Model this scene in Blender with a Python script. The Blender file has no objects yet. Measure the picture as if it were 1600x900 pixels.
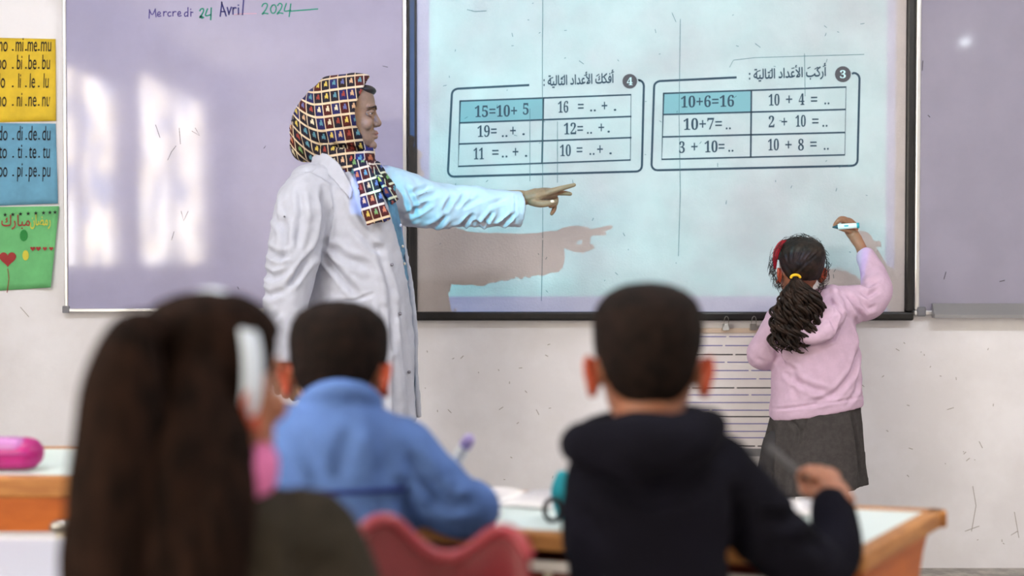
import bpy, math, random
import numpy as np
from mathutils import Vector, Matrix, noise

# ------------------------------------------------------------------ camera, light, exposure
F, PITCH, CAMH = 2100.0, math.radians(1.4), 1.17
SC = bpy.context.scene
COL = SC.collection
cam = bpy.data.cameras.new('camera'); cam.sensor_width = 36.0; cam.lens = F / 1600 * 36
cam.clip_start = 0.05
cam.dof.use_dof = True; cam.dof.focus_distance = 4.45; cam.dof.aperture_fstop = 1.7
co = bpy.data.objects.new('camera', cam); COL.objects.link(co)
co.location = (0, 0, CAMH); co.rotation_euler = (math.pi / 2 - PITCH, 0, 0)
SC.camera = co
SC.view_settings.view_transform = 'Standard'; SC.view_settings.look = 'None'
SC.view_settings.gamma = 1.0; SC.view_settings.use_curve_mapping = False
SC.view_settings.exposure = 1.25
SC.cycles.use_denoising = True
SC.cycles.max_bounces = 8; SC.cycles.diffuse_bounces = 5; SC.cycles.glossy_bounces = 3

WALL_Y = 5.0                       # front wall
XL, XR, YB, ZC = -3.0, 3.1, -3.9, 3.0
WINDOW_STRENGTH = 9.5
CEILING_FILL = 100.0
PROJ_POS = (-0.80, 1.50, 2.25); PROJ_W = 270.0

w = bpy.data.worlds.new('daylight'); SC.world = w; w.use_nodes = True
w.node_tree.nodes['Background'].inputs[0].default_value = (0.75, 0.85, 1, 1)
w.node_tree.nodes['Background'].inputs[1].default_value = 1.0

def P(px, py, Y):
    u = (px - 800) / F; v = (450 - py) / F
    c, s = math.cos(PITCH), math.sin(PITCH)
    dy = c + v * s; dz = -s + v * c
    t = Y / dy
    return Vector((u * t, Y, CAMH + dz * t))

# ------------------------------------------------------------------ materials
def lin(c):
    r = []
    for v in c:
        v /= 255.0
        r.append(v / 12.92 if v <= 0.04045 else ((v + 0.055) / 1.055) ** 2.4)
    return (r[0], r[1], r[2], 1)

MATS = {}
def mat(name, rgb, rough=0.6, spec=0.3, var=0.0, scale=6.0, rgb2=None, bump=0.0, bscale=80.0, metal=0.0, sss=0.0,
        coat=0.0, stretch=None, sheen=0.0, lo=0.4, hi=0.62, trans=0.0):
    if name in MATS: return MATS[name]
    m = bpy.data.materials.new(name); m.use_nodes = True; MATS[name] = m
    nt = m.node_tree; b = nt.nodes['Principled BSDF']
    b.inputs['Base Color'].default_value = lin(rgb); b.inputs['Roughness'].default_value = rough
    b.inputs['Specular IOR Level'].default_value = spec; b.inputs['Metallic'].default_value = metal
    if trans: b.inputs['Transmission Weight'].default_value = trans
    if sss:
        b.inputs['Subsurface Weight'].default_value = sss
        b.inputs['Subsurface Radius'].default_value = (0.012, 0.004, 0.002)
        b.inputs['Subsurface Scale'].default_value = 1.0
    if coat: b.inputs['Coat Weight'].default_value = coat; b.inputs['Coat Roughness'].default_value = 0.08
    if sheen: b.inputs['Sheen Weight'].default_value = sheen
    if var or rgb2 or bump:
        tc = nt.nodes.new('ShaderNodeTexCoord'); mp = nt.nodes.new('ShaderNodeMapping')
        nt.links.new(tc.outputs['Object'], mp.inputs[0])
        if stretch: mp.inputs['Scale'].default_value = stretch
    if var or rgb2:
        n = nt.nodes.new('ShaderNodeTexNoise'); n.inputs['Scale'].default_value = scale
        n.inputs['Detail'].default_value = 6; n.inputs['Roughness'].default_value = 0.6
        nt.links.new(mp.outputs[0], n.inputs['Vector'])
        cr = nt.nodes.new('ShaderNodeValToRGB')
        cr.color_ramp.elements[0].position = lo; cr.color_ramp.elements[1].position = hi
        c2 = rgb2 if rgb2 else tuple(max(0, c * (1 - var)) for c in rgb)
        cr.color_ramp.elements[0].color = lin(c2); cr.color_ramp.elements[1].color = lin(rgb)
        nt.links.new(n.outputs['Fac'], cr.inputs[0]); nt.links.new(cr.outputs[0], b.inputs['Base Color'])
    if bump:
        n2 = nt.nodes.new('ShaderNodeTexNoise'); n2.inputs['Scale'].default_value = bscale; n2.inputs['Detail'].default_value = 4
        nt.links.new(mp.outputs[0], n2.inputs['Vector'])
        bp = nt.nodes.new('ShaderNodeBump'); bp.inputs['Strength'].default_value = bump; bp.inputs['Distance'].default_value = 0.004
        nt.links.new(n2.outputs['Fac'], bp.inputs['Height']); nt.links.new(bp.outputs[0], b.inputs['Normal'])
    return m

# ------------------------------------------------------------------ object helpers
ORG = {}
def tag(o, label, cat, group=None, kind=None):
    o['label'] = label; o['category'] = cat
    if group: o['group'] = group
    if kind: o['kind'] = kind
    return o
def thing(name, loc, label, cat, group=None):
    o = bpy.data.objects.new(name, None); COL.objects.link(o); o.location = loc; o.empty_display_size = 0.05
    ORG[o.name] = Vector(loc)
    return tag(o, label, cat, group)
def obj(name, vf, m, parent=None, smooth=True, origin=None, label=None):
    v, f = vf[0], vf[1]
    v = np.asarray(v, dtype=float)
    org = ORG[parent.name] if parent is not None else Vector(origin if origin is not None else v.mean(0))
    me = bpy.data.meshes.new(name)
    me.from_pydata((v - np.array(org)).tolist(), [], [list(map(int, q)) for q in f])
    me.validate()
    ms = m if isinstance(m, (list, tuple)) else [m]
    for x in ms: me.materials.append(x)
    if smooth: me.polygons.foreach_set('use_smooth', [True] * len(me.polygons))
    o = bpy.data.objects.new(name, me); COL.objects.link(o)
    if parent is not None: o.parent = parent
    else: o.location = org
    ORG[o.name] = org
    if label: o['label'] = label
    return o
def bevel(o, wdt, seg=2):
    md = o.modifiers.new('bevel', 'BEVEL'); md.width = wdt; md.segments = seg; md.limit_method = 'ANGLE'
    md.harden_normals = False
    return o
def struct(name, vf, m, smooth=False):
    o = obj(name, vf, m, smooth=smooth); o['kind'] = 'structure'; return o

def box(lo, hi):
    (a, b, c), (d, e, f) = lo, hi
    v = [(a, b, c), (d, b, c), (d, e, c), (a, e, c), (a, b, f), (d, b, f), (d, e, f), (a, e, f)]
    q = [(0, 3, 2, 1), (4, 5, 6, 7), (0, 1, 5, 4), (1, 2, 6, 5), (2, 3, 7, 6), (3, 0, 4, 7)]
    return (np.array(v, float), q)
def join(*parts):
    V, Fc, n = [], [], 0
    for v, f in parts:
        v = np.asarray(v, float)
        V.append(v); Fc += [tuple(i + n for i in q) for q in f]; n += len(v)
    return (np.vstack(V), Fc)
def xf(vf, M):
    v = np.asarray(vf[0], float); A = np.array(M)
    return (v @ A[:3, :3].T + A[:3, 3], vf[1])
def prism(poly, axis, a, b):
    """polygon given in the two other axes, swept along axis from a to b"""
    n = len(poly); V = []
    for t in (a, b):
        for p in poly:
            q = list(p); q.insert(axis, t); V.append(q)
    Fc = [tuple(range(n - 1, -1, -1)), tuple(range(n, 2 * n))] + [(i, (i + 1) % n, n + (i + 1) % n, n + i) for i in range(n)]
    return (np.array(V, float), Fc)
def cr(pts, n=6):
    p = np.array([np.atleast_1d(np.array(q, float)) for q in pts]); out = []
    m = len(p)
    if m == 2: return [p[0] + (p[1] - p[0]) * t for t in np.linspace(0, 1, n + 1)]
    for i in range(m - 1):
        a = p[max(i - 1, 0)]; b = p[i]; c = p[i + 1]; d = p[min(i + 2, m - 1)]
        for k in range(n):
            t = k / n
            out.append(0.5 * (2 * b + (c - a) * t + (2 * a - 5 * b + 4 * c - d) * t * t + (-a + 3 * b - 3 * c + d) * t ** 3))
    out.append(p[-1]); return out
def loft(rings, caps=True):
    n = len(rings[0]); V = np.vstack(rings); Fc = []
    for i in range(len(rings) - 1):
        for k in range(n):
            a = i * n + k; b = i * n + (k + 1) % n
            Fc.append((a, b, b + n, a + n))
    if caps:
        c0 = len(V); V = np.vstack([V, rings[0].mean(0), rings[-1].mean(0)])
        for k in range(n):
            Fc.append((c0, (k + 1) % n, k)); b = (len(rings) - 1) * n
            Fc.append((c0 + 1, b + k, b + (k + 1) % n))
    return (V, Fc)
def tube(pts, rad, n=14, sub=5, flat=None, up=None, caps=True):
    """smooth tube through pts; rad scalar or per point; flat: (scale_a, scale_b) of the section, a along up"""
    k = len(pts)
    if np.isscalar(rad): rad = [rad] * k
    path = cr([list(p) + [r] for p, r in zip(pts, rad)], sub) if sub else [np.array(list(p) + [r]) for p, r in zip(pts, rad)]
    C = np.array([q[:3] for q in path]); R = np.array([max(q[3], 1e-4) for q in path])
    T = np.gradient(C, axis=0); T /= np.linalg.norm(T, axis=1)[:, None] + 1e-12
    if caps:
        pre, rr, tt = [], [], []
        for s, rf in ((1.0, 0.12), (0.87, 0.5), (0.5, 0.87)):
            pre.append(C[0] - T[0] * R[0] * s); rr.append(R[0] * rf); tt.append(T[0])
        post, rq, tq = [], [], []
        for s, rf in ((0.5, 0.87), (0.87, 0.5), (1.0, 0.12)):
            post.append(C[-1] + T[-1] * R[-1] * s); rq.append(R[-1] * rf); tq.append(T[-1])
        C = np.vstack([pre, C, post]); R = np.concatenate([rr, R, rq]); T = np.vstack([tt, T, tq])
    u = np.array(up if up is not None else ((0, 0, 1) if abs(T[0][2]) < 0.9 else (0, 1, 0)), float)
    fa, fb = flat if flat else (1, 1); rings = []
    ang = np.linspace(0, 2 * np.pi, n, endpoint=False)
    for c, r, t in zip(C, R, T):
        a = u - t * u.dot(t); a /= np.linalg.norm(a) + 1e-12; b = np.cross(t, a)
        if up is None: u = a
        rings.append(c + np.outer(np.cos(ang) * r * fa, a) + np.outer(np.sin(ang) * r * fb, b))
    return loft(rings)
def ell(c, r, n=20, m=12, M=None):
    th = np.linspace(0.08, np.pi - 0.08, m); ph = np.linspace(0, 2 * np.pi, n, endpoint=False); rings = []
    for t in th[::-1]:
        rings.append(np.stack([np.sin(t) * np.cos(ph) * r[0], np.sin(t) * np.sin(ph) * r[1], np.full(n, np.cos(t) * r[2])], 1))
    v, f = loft(rings)
    if M is not None: v = v @ np.array(M)[:3, :3].T
    return (v + np.array(c), f)
def vnormals(v, f):
    N = np.zeros_like(v); L = {}
    for q in f: L.setdefault(len(q), []).append(q)
    for k, qs in L.items():
        q = np.array(qs); a = v[q[:, 0]]; b = v[q[:, 1]]; c = v[q[:, 2]]
        nn = np.cross(b - a, c - a)
        if k == 4: nn = np.cross(v[q[:, 2]] - a, v[q[:, 3]] - b)
        for j in range(k): np.add.at(N, q[:, j], nn)
    return N / (np.linalg.norm(N, axis=1)[:, None] + 1e-12)
def remesh(shells, vox, smooth=3, fac=0.5):
    v, f = join(*shells)
    me = bpy.data.meshes.new('tmp'); me.from_pydata(v.tolist(), [], [list(map(int, q)) for q in f])
    o = bpy.data.objects.new('tmp', me); COL.objects.link(o)
    md = o.modifiers.new('r', 'REMESH'); md.mode = 'VOXEL'; md.voxel_size = vox
    if smooth: sm = o.modifiers.new('s', 'SMOOTH'); sm.iterations = smooth; sm.factor = fac
    dg = bpy.context.evaluated_depsgraph_get(); ev = o.evaluated_get(dg); em = ev.to_mesh()
    n = len(em.vertices); V = np.empty(n * 3); em.vertices.foreach_get('co', V)
    Fc = [tuple(p.vertices) for p in em.polygons]
    ev.to_mesh_clear(); bpy.data.objects.remove(o); bpy.data.meshes.remove(me)
    return (V.reshape(-1, 3), Fc)
def seg_dist(v, a, b):
    a = np.array(a, float); b = np.array(b, float); d = b - a; t = np.clip(((v - a) @ d) / (d @ d + 1e-12), 0, 1)
    return np.linalg.norm(v - (a + t[:, None] * d), axis=1), t
def crease(vf, lines, ax=(0, 1, 2), mask=None):
    """each line: (points, width, depth); positive depth pushes in, with a soft ridge beside it"""
    v, f = vf; v = v.copy(); N = vnormals(v, f); disp = np.zeros(len(v)); q = v[:, list(ax)]
    for pts, wd, dp in lines:
        pts = [np.array(p, float)[list(ax)] for p in pts]
        best = np.full(len(v), 1e9); tt = np.zeros(len(v)); m = len(pts) - 1
        for i in range(m):
            d, t = seg_dist(q, pts[i], pts[i + 1]); k = d < best; best[k] = d[k]; tt[k] = (i + t[k]) / m
        tp = np.clip(np.minimum(tt, 1 - tt) * 4 + 0.25, 0, 1)
        x = best / wd
        g = np.exp(-x * x) - 0.45 * np.exp(-((x - 2.0) / 0.8) ** 2)
        disp -= dp * g * tp
    if mask is not None: disp *= mask(v, N)
    return (v + N * disp[:, None], f)
def rumple(vf, amp, scale, seed=0.0, stretch=(1, 1, 1)):
    v, f = vf; N = vnormals(v, f); s = np.array(stretch) * scale
    d = np.array([noise.noise(Vector((p * s).tolist()) + Vector((seed, seed * 1.7, 0))) for p in v])
    return (v + N * (d * amp)[:, None], f)

def ribbon(paths, wpx, Y, jitter=0.0):
    """flat pen strokes on the plane at depth Y (pixel paths turned into points of that plane)"""
    V, Fc = [], []
    for pth in paths:
        pts = [P(x, y, Y) for x, y in pth]
        hw = wpx * Y / F / 2
        for i, p in enumerate(pts):
            a = pts[max(i - 1, 0)]; b = pts[min(i + 1, len(pts) - 1)]
            d = (b - a); d = d.normalized() if d.length > 0 else Vector((1, 0, 0))
            n = Vector((-d.z, 0, d.x)) * hw
            if i == 0: p = p - d * hw * 0.6
            if i == len(pts) - 1: p = p + d * hw * 0.6
            V += [p + n, p - n]
            if i: k = len(V); Fc.append((k - 4, k - 3, k - 1, k - 2))
    return (np.array([list(q) for q in V]), Fc)
def disc(px, py, rpx, Y, n=28, ry=None):
    ry = ry or rpx
    return (np.array([list(P(px + rpx * math.cos(t), py + ry * math.sin(t), Y)) for t in np.linspace(0, 2 * math.pi, n, endpoint=False)]), [tuple(range(n))])
def text_mesh(s, offset=0.0, shear=0.0, alt=False):
    c = bpy.data.curves.new('tmp', 'FONT'); c.body = s; c.size = 1; c.offset = offset; c.shear = shear; c.resolution_u = 4
    o = bpy.data.objects.new('tmp', c); COL.objects.link(o)
    if alt:
        m = mat('lettering_plain', (30, 30, 30)); c.materials.append(m); c.materials.append(m)
        for i, fm in enumerate(c.body_format): fm.material_index = i % 2
    dg = bpy.context.evaluated_depsgraph_get(); ev = o.evaluated_get(dg); me = ev.to_mesh()
    V = np.empty(len(me.vertices) * 3); me.vertices.foreach_get('co', V)
    Fc = [tuple(p.vertices) for p in me.polygons]
    ev.to_mesh_clear(); bpy.data.objects.remove(o); bpy.data.curves.remove(c)
    return (V.reshape(-1, 3), Fc)
def text_mesh_union(s, offset=0.0):
    """lettering whose overlapping outlines add up: every outline is filled with its own holes only"""
    from mathutils.geometry import interpolate_bezier
    c = bpy.data.curves.new('tmp', 'FONT'); c.body = s; c.size = 1; o = bpy.data.objects.new('tmp', c); COL.objects.link(o)
    dg = bpy.context.evaluated_depsgraph_get(); cu = o.evaluated_get(dg).to_curve(dg); loops = []
    for sp in cu.splines:
        pts_ = []; bp = sp.bezier_points; n = len(bp)
        for i in range(n):
            p0, p1 = bp[i], bp[(i + 1) % n]; pts_ += [tuple(q)[:2] for q in interpolate_bezier(p0.co, p0.handle_right, p1.handle_left, p1.co, 5)[:-1]]
        if len(pts_) > 2: loops.append(np.array(pts_))
    o.to_curve_clear(); bpy.data.objects.remove(o); bpy.data.curves.remove(c)
    area = [0.5 * np.sum(l[:, 0] * np.roll(l[:, 1], -1) - np.roll(l[:, 0], -1) * l[:, 1]) for l in loops]
    def inside(p, l):
        x, y = p; a_, b_ = l, np.roll(l, -1, axis=0); k = (a_[:, 1] > y) != (b_[:, 1] > y)
        xs = a_[:, 0] + (y - a_[:, 1]) * (b_[:, 0] - a_[:, 0]) / (b_[:, 1] - a_[:, 1] + 1e-12); return np.sum(k & (xs > x)) % 2 == 1
    hole = lambda h, i: area[h] * area[i] < 0 and abs(area[h]) < abs(area[i]) and inside(loops[h][0], loops[i])
    outers = [i for i in range(len(loops)) if not any(hole(i, k) for k in range(len(loops)))]; out = []
    for j, i in enumerate(outers):
        hs = [loops[h] for h in range(len(loops)) if hole(h, i)]
        c2 = bpy.data.curves.new('tmp', 'CURVE'); c2.dimensions = '2D'; c2.fill_mode = 'BOTH'
        for l in [loops[i]] + hs:
            s2 = c2.splines.new('POLY'); s2.points.add(len(l) - 1); s2.use_cyclic_u = True
            s2.points.foreach_set('co', np.concatenate([l, np.zeros((len(l), 1)), np.ones((len(l), 1))], 1).ravel())
        o2 = bpy.data.objects.new('tmp', c2); COL.objects.link(o2); dg = bpy.context.evaluated_depsgraph_get(); ev = o2.evaluated_get(dg); me = ev.to_mesh()
        V = np.empty(len(me.vertices) * 3); me.vertices.foreach_get('co', V); V = V.reshape(-1, 3); V[:, 2] = j * 1e-5
        out.append((V, [tuple(p.vertices) for p in me.polygons])); ev.to_mesh_clear(); bpy.data.objects.remove(o2); bpy.data.curves.remove(c2)
    if offset: out = [(v_ + np.array([dx * offset, dy * offset, k * 3e-4]), f_) for k, (dx, dy) in enumerate(((-1, 0), (1, 0), (0, 1), (0, -1))) for v_, f_ in out]
    return join(*out)
def text_on(s, x0, x1, ybase, hpx, Y, slope=0.0, **k):
    """lettering between pixel columns x0..x1 on the plane Y; hpx: height of the font's unit cap (0.73 em)"""
    v, f = text_mesh_union(s, k.get('offset', 0)) if k.pop('union', False) else text_mesh(s, **k)
    a, b = v[:, 0].min(), v[:, 0].max()
    X = x0 + (v[:, 0] - a) / (b - a) * (x1 - x0); Yp = ybase - v[:, 1] / 0.70 * hpx + slope * (X - x0)
    return (np.array([list(P(x, y, Y - z * .5)) for x, y, z in zip(X, Yp, v[:, 2])]), f)
# ------------------------------------------------------------------ room
wall_m = mat('plaster_wall', (233, 231, 236), 0.75, 0.2, rgb2=(224, 221, 225), scale=3.0, bump=0.15, bscale=35)
side_m = mat('side_plaster', (225, 222, 220), 0.8, 0.2)
ceil_m = mat('ceiling_paint', (225, 224, 220), 0.9, 0.1)
floor_m = mat('floor_tiles', (175, 168, 160), 0.45, 0.4, var=0.25, scale=14)
T = 0.15
struct('wall_front', box((XL - T, WALL_Y, 0), (XR + T, WALL_Y + T, ZC)), wall_m)
struct('wall_back', box((XL - T, YB - T, 0), (XR + T, YB, ZC)), side_m)
struct('wall_right', box((XR, YB, 0), (XR + T, WALL_Y, ZC)), side_m)
struct('floor', box((XL - T, YB - T, -0.1), (XR + T, WALL_Y + T, 0)), floor_m)
struct('ceiling', box((XL - T, YB - T, ZC), (XR + T, WALL_Y + T, ZC + 0.1)), ceil_m)
W1 = (-0.55, 0.98, 1.05, 2.52); W2 = (-3.5, -0.95, 1.05, 2.72)      # y0, y1, z0, z1
def wl(y0, y1, z0, z1): return box((XL - T, y0, z0), (XL, y1, z1))
struct('wall_left', join(wl(YB, WALL_Y, 0, 1.05), wl(W1[1], WALL_Y, 1.05, ZC), wl(W1[0], W1[1], W1[3], ZC), wl(W2[1], W1[0], 1.05, ZC),
                         wl(W2[0], W2[1], W2[3], ZC), wl(YB, W2[0], 1.05, ZC)), side_m)
# daylight behind sheer curtains in the two windows
def curtain_light():
    m = bpy.data.materials.new('sunlit_sheer_curtain'); m.use_nodes = True; nt = m.node_tree; nt.nodes.clear()
    out = nt.nodes.new('ShaderNodeOutputMaterial'); em = nt.nodes.new('ShaderNodeEmission')
    tc = nt.nodes.new('ShaderNodeTexCoord'); n = nt.nodes.new('ShaderNodeTexNoise'); n.inputs['Scale'].default_value = 3.2; n.inputs['Detail'].default_value = 4
    cr_ = nt.nodes.new('ShaderNodeValToRGB'); e = cr_.color_ramp.elements
    e[0].position = 0.40; e[0].color = (0.30, 0.32, 0.38, 1); e[1].position = 0.62; e[1].color = (1, 0.97, 0.93, 1)
    x = e.new(0.5); x.color = (0.95, 0.80, 0.52, 1)
    nt.links.new(tc.outputs['Object'], n.inputs[0]); nt.links.new(n.outputs['Fac'], cr_.inputs[0]); nt.links.new(cr_.outputs[0], em.inputs[0])
    em.inputs[1].default_value = WINDOW_STRENGTH; nt.links.new(em.outputs[0], out.inputs[0]); return m
sheer = curtain_light(); frame_w = mat('window_frame_white', (225, 225, 220), 0.4)
for i, (y0, y1, z0, z1) in enumerate((W1, W2)):
    wn = struct('window_%d' % (i + 1), join(box((XL - 0.1, y0, z0), (XL - 0.05, y1, z0 + 0.05)), box((XL - 0.1, y0, z1 - 0.05), (XL - 0.05, y1, z1)),
                box((XL - 0.1, y0, z0 + 0.05), (XL - 0.05, y0 + 0.05, z1 - 0.05)), box((XL - 0.1, y1 - 0.05, z0 + 0.05), (XL - 0.05, y1, z1 - 0.05)),
                *[box((XL - 0.1, y0 + (y1 - y0) * k - 0.03, z0 + 0.05), (XL - 0.05, y0 + (y1 - y0) * k + 0.03, z1 - 0.05)) for k in ((0.62,) if i == 0 else (0.5,))]), frame_w)
    ny = 40; V, Fc = [], []
    for k in range(ny + 1):
        y = y0 + (y1 - y0) * k / ny; x = XL - 0.13 + 0.008 * math.sin(k * 1.9)
        V += [(x, y, z0), (x, y, z1)]
        if k: a = 2 * k; Fc.append((a - 2, a, a + 1, a - 1))
    obj('curtain', (V, Fc), sheer, wn)
# added fill light: unseen tube fittings on the ceiling
lamp_body = mat('lamp_housing', (230, 230, 228), 0.4)
tubem = bpy.data.materials.new('lit_fill_tube'); tubem.use_nodes = True
tubem.node_tree.nodes['Principled BSDF'].inputs['Emission Color'].default_value = (0.90, 0.94, 1, 1)
tubem.node_tree.nodes['Principled BSDF'].inputs['Emission Strength'].default_value = CEILING_FILL
for x, y, wh in ((-1.5, 2.2, 'nearest the windows'), (1.4, 2.2, 'over the right half of the room')):
    t = thing('ceiling_fill_lamp', (x, y, ZC - 0.09), 'added white fill tube on the ceiling ' + wh, 'lamp', 'added fill tubes')
    obj('housing', box((x - 0.62, y - 0.06, ZC - 0.05), (x + 0.62, y + 0.06, ZC)), lamp_body, t, smooth=False)
    obj('fill_lamp_tube', tube([(x - 0.6, y, ZC - 0.072), (x + 0.6, y, ZC - 0.072)], 0.016, sub=1), tubem, t)
# small lit bulb on the right wall (its glint shows in the right whiteboard)
t = thing('wall_lamp', (XR, 1.02, 2.58), 'small bare bulb in a holder on the right wall', 'lamp')
obj('lamp_holder', tube([(XR, 1.02, 2.58), (XR - 0.07, 1.02, 2.58)], 0.03, sub=1), lamp_body, t)
bulb = bpy.data.materials.new('lit_bulb'); bulb.use_nodes = True
bulb.node_tree.nodes['Principled BSDF'].inputs['Emission Color'].default_value = (0.85, 0.95, 1, 1)
bulb.node_tree.nodes['Principled BSDF'].inputs['Emission Strength'].default_value = 60
obj('bulb', ell((XR - 0.09, 1.02, 2.58), (0.022, 0.022, 0.014)), bulb, t)

# projector light: a spot whose picture (bright page, blue border) lands on the board
BY = 4.968                                                             # face of the projection board
pl = bpy.data.lights.new('projector_beam', 'SPOT'); pl.energy = PROJ_W; pl.spot_size = math.radians(75); pl.spot_blend = 0.0; pl.shadow_soft_size = 0.006
po = bpy.data.objects.new('projector_beam', pl); COL.objects.link(po); po.location = PROJ_POS
tgt = P(1030, 230, BY); po.rotation_euler = (tgt - Vector(PROJ_POS)).to_track_quat('-Z', 'Y').to_euler()
pl.use_nodes = True; nt = pl.node_tree; em = nt.nodes['Emission']
def nd(op, a, b=None, c=None):
    n = nt.nodes.new('ShaderNodeMath'); n.operation = op
    for i, q in enumerate((a, b, c)):
        if q is None: continue
        if isinstance(q, (int, float)): n.inputs[i].default_value = q
        else: nt.links.new(q, n.inputs[i])
    return n.outputs[0]
g = nt.nodes.new('ShaderNodeNewGeometry'); sp = nt.nodes.new('ShaderNodeSeparateXYZ'); nt.links.new(g.outputs['Incoming'], sp.inputs[0])
L = BY - PROJ_POS[1]
X = nd('ADD', nd('MULTIPLY', nd('DIVIDE', sp.outputs[0], sp.outputs[1]), L), PROJ_POS[0])
Z = nd('ADD', nd('MULTIPLY', nd('DIVIDE', sp.outputs[2], sp.outputs[1]), L), PROJ_POS[2])
def inside(x0, x1, y0, y1):
    a, b = P(x0, y0, BY), P(x1, y1, BY)
    return nd('MULTIPLY', nd('MULTIPLY', nd('GREATER_THAN', X, a.x), nd('LESS_THAN', X, b.x)), nd('MULTIPLY', nd('LESS_THAN', Z, a.z), nd('GREATER_THAN', Z, b.z)))
page = inside(671, 1383, -60, 463); whole = inside(640, 1397, -80, 489)
cx = nt.nodes.new('ShaderNodeCombineXYZ'); nt.links.new(X, cx.inputs[0]); nt.links.new(Z, cx.inputs[1])
nz = nt.nodes.new('ShaderNodeTexNoise'); nz.inputs['Scale'].default_value = 2.6; nz.inputs['Detail'].default_value = 7; nz.inputs['Roughness'].default_value = 0.65
nt.links.new(cx.outputs[0], nz.inputs[0])
rp = nt.nodes.new('ShaderNodeValToRGB'); e = rp.color_ramp.elements
e[0].position = 0.34; e[0].color = (0.0, 0.36, 0.52, 1); e[1].position = 0.62; e[1].color = (0.07, 0.74, 0.88, 1)
nt.links.new(nz.outputs['Fac'], rp.inputs[0])
mx = nt.nodes.new('ShaderNodeMix'); mx.data_type = 'RGBA'; mx.inputs[6].default_value = (0.02, 0.17, 0.55, 1)
nt.links.new(page, mx.inputs[0]); nt.links.new(rp.outputs[0], mx.inputs[7])
nt.links.new(mx.outputs[2], em.inputs[0]); nt.links.new(whole, em.inputs[1])

# ------------------------------------------------------------------ boards
def whiteboard_m(name, rgb, rough=0.06):
    return mat(name, rgb, rough, 0.5, var=0.03, scale=5, bump=0.06, bscale=2.5)
steel = whiteboard_m('white_enamel', (160, 157, 188)); alu = mat('aluminium', (205, 205, 208), 0.3, 0.5, metal=0.9)
alu_dark = mat('dull_aluminium', (150, 150, 155), 0.4, 0.5, metal=0.6)
plast = mat('grey_plastic', (120, 120, 128), 0.4); ink_p = mat('violet_marker', (70, 60, 130)); ink_g = mat('green_marker', (20, 130, 110))
ink_n = mat('navy_marker', (40, 40, 110)); ink_r = mat('pink_marker', (205, 150, 175)); ink_k = mat('black_marker', (45, 42, 50))
def framed(t, x0, x1, y1, Yf, depth, wpx, mtl, top=-40, names='frame', fwd=0.006):
    """four frame bars round the panel; pixel box, front face at Yf"""
    a = P(x0, top, Yf); b = P(x1, y1, Yf); s = wpx * Yf / F
    X0, X1, Z1, Z0 = a.x, b.x, a.z, b.z; y0, yb = Yf - fwd, Yf + depth
    for lo, hi in (((X0, y0, Z0), (X1, yb, Z0 + s)), ((X0, y0, Z1 - s), (X1, yb, Z1)), ((X0, y0, Z0 + s), (X0 + s, yb, Z1 - s)), ((X1 - s, y0, Z0 + s), (X1, yb, Z1 - s))):
        bevel(obj(names, box(lo, hi), mtl, t, smooth=False), s * 0.25)
    return X0 + s, X1 - s, Z0 + s, Z1 - s
YW = 4.972
t = thing('whiteboard', P(366, 300, WALL_Y), 'long white board on the wall behind the teacher with the date written on it', 'whiteboard')
X0, X1, Z0, Z1 = framed(t, 97, 636, 488, YW, WALL_Y - YW, 6, alu)
obj('panel', box((X0, YW, Z0), (X1, WALL_Y, Z1)), steel, t, smooth=False)
for xx in (97, 626):
    a = P(xx, 478, YW - 0.008); b = P(xx + 11, 489, YW - 0.008)
    bevel(obj('corner_cap', box((a.x, YW - 0.009, b.z), (b.x, YW + 0.003, a.z)), plast, t, smooth=False), 0.003)
def hand(paths): return [[(x / 4.706 + 200, y / 4.706) for x, y in cr(p, 4)] if len(p) > 2 else [(x / 4.706 + 200, y / 4.706) for x, y in p] for p in paths]
mer = [[(155, 135), (158, 75), (158, 75), (178, 108), (200, 70), (200, 70), (207, 125)], [(218, 108), (235, 104), (237, 92), (225, 88), (217, 105), (222, 120), (242, 117)],
       [(262, 85), (262, 118)], [(262, 98), (272, 86), (285, 88)], [(314, 90), (300, 90), (292, 105), (300, 119), (316, 116)], [(330, 85), (330, 118)], [(330, 98), (342, 85), (354, 87)],
       [(368, 104), (385, 101), (384, 88), (374, 86), (366, 102), (372, 118), (392, 115)], [(440, 92), (425, 90), (415, 105), (422, 121), (438, 112)], [(441, 55), (440, 122)],
       [(462, 85), (462, 120)], [(461, 66), (462, 70)], [(466, 92), (478, 90)]]
d24 = [[(528, 80), (538, 66), (554, 66), (553, 90), (526, 132), (540, 120), (556, 131)], [(545, 135), (530, 118)], [(585, 65), (570, 105), (576, 116), (612, 108)], [(612, 58), (608, 145)]]
avr = [[(678, 120), (690, 25), (690, 25), (722, 118)], [(682, 85), (716, 86)], [(730, 55), (742, 102), (742, 102), (760, 52)], [(772, 55), (772, 105)], [(772, 72), (784, 56), (796, 60)],
       [(812, 58), (812, 105)], [(812, 36), (812, 40)], [(850, 0), (842, 108)]]
y24 = [[(985, 48), (995, 30), (1015, 25), (1025, 40), (1010, 75), (985, 105), (1003, 97), (1030, 101)], [(1062, 38), (1048, 65), (1058, 95), (1080, 92), (1090, 60), (1078, 36), (1060, 40)],
       [(1100, 42), (1115, 25), (1133, 36), (1122, 70), (1095, 103), (1115, 95), (1140, 99)], [(1165, 25), (1150, 70), (1158, 82), (1197, 76)], [(1197, 28), (1185, 122)], [(1195, 82), (1395, 66)]]
IY = YW - 0.0006
obj('lettering', ribbon(hand(mer), 1.7, IY), ink_p, t, label='violet handwritten word Mercredi'); obj('lettering', ribbon(hand(d24), 2.3, IY), ink_g, t, label='green handwritten number 24')
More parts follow.
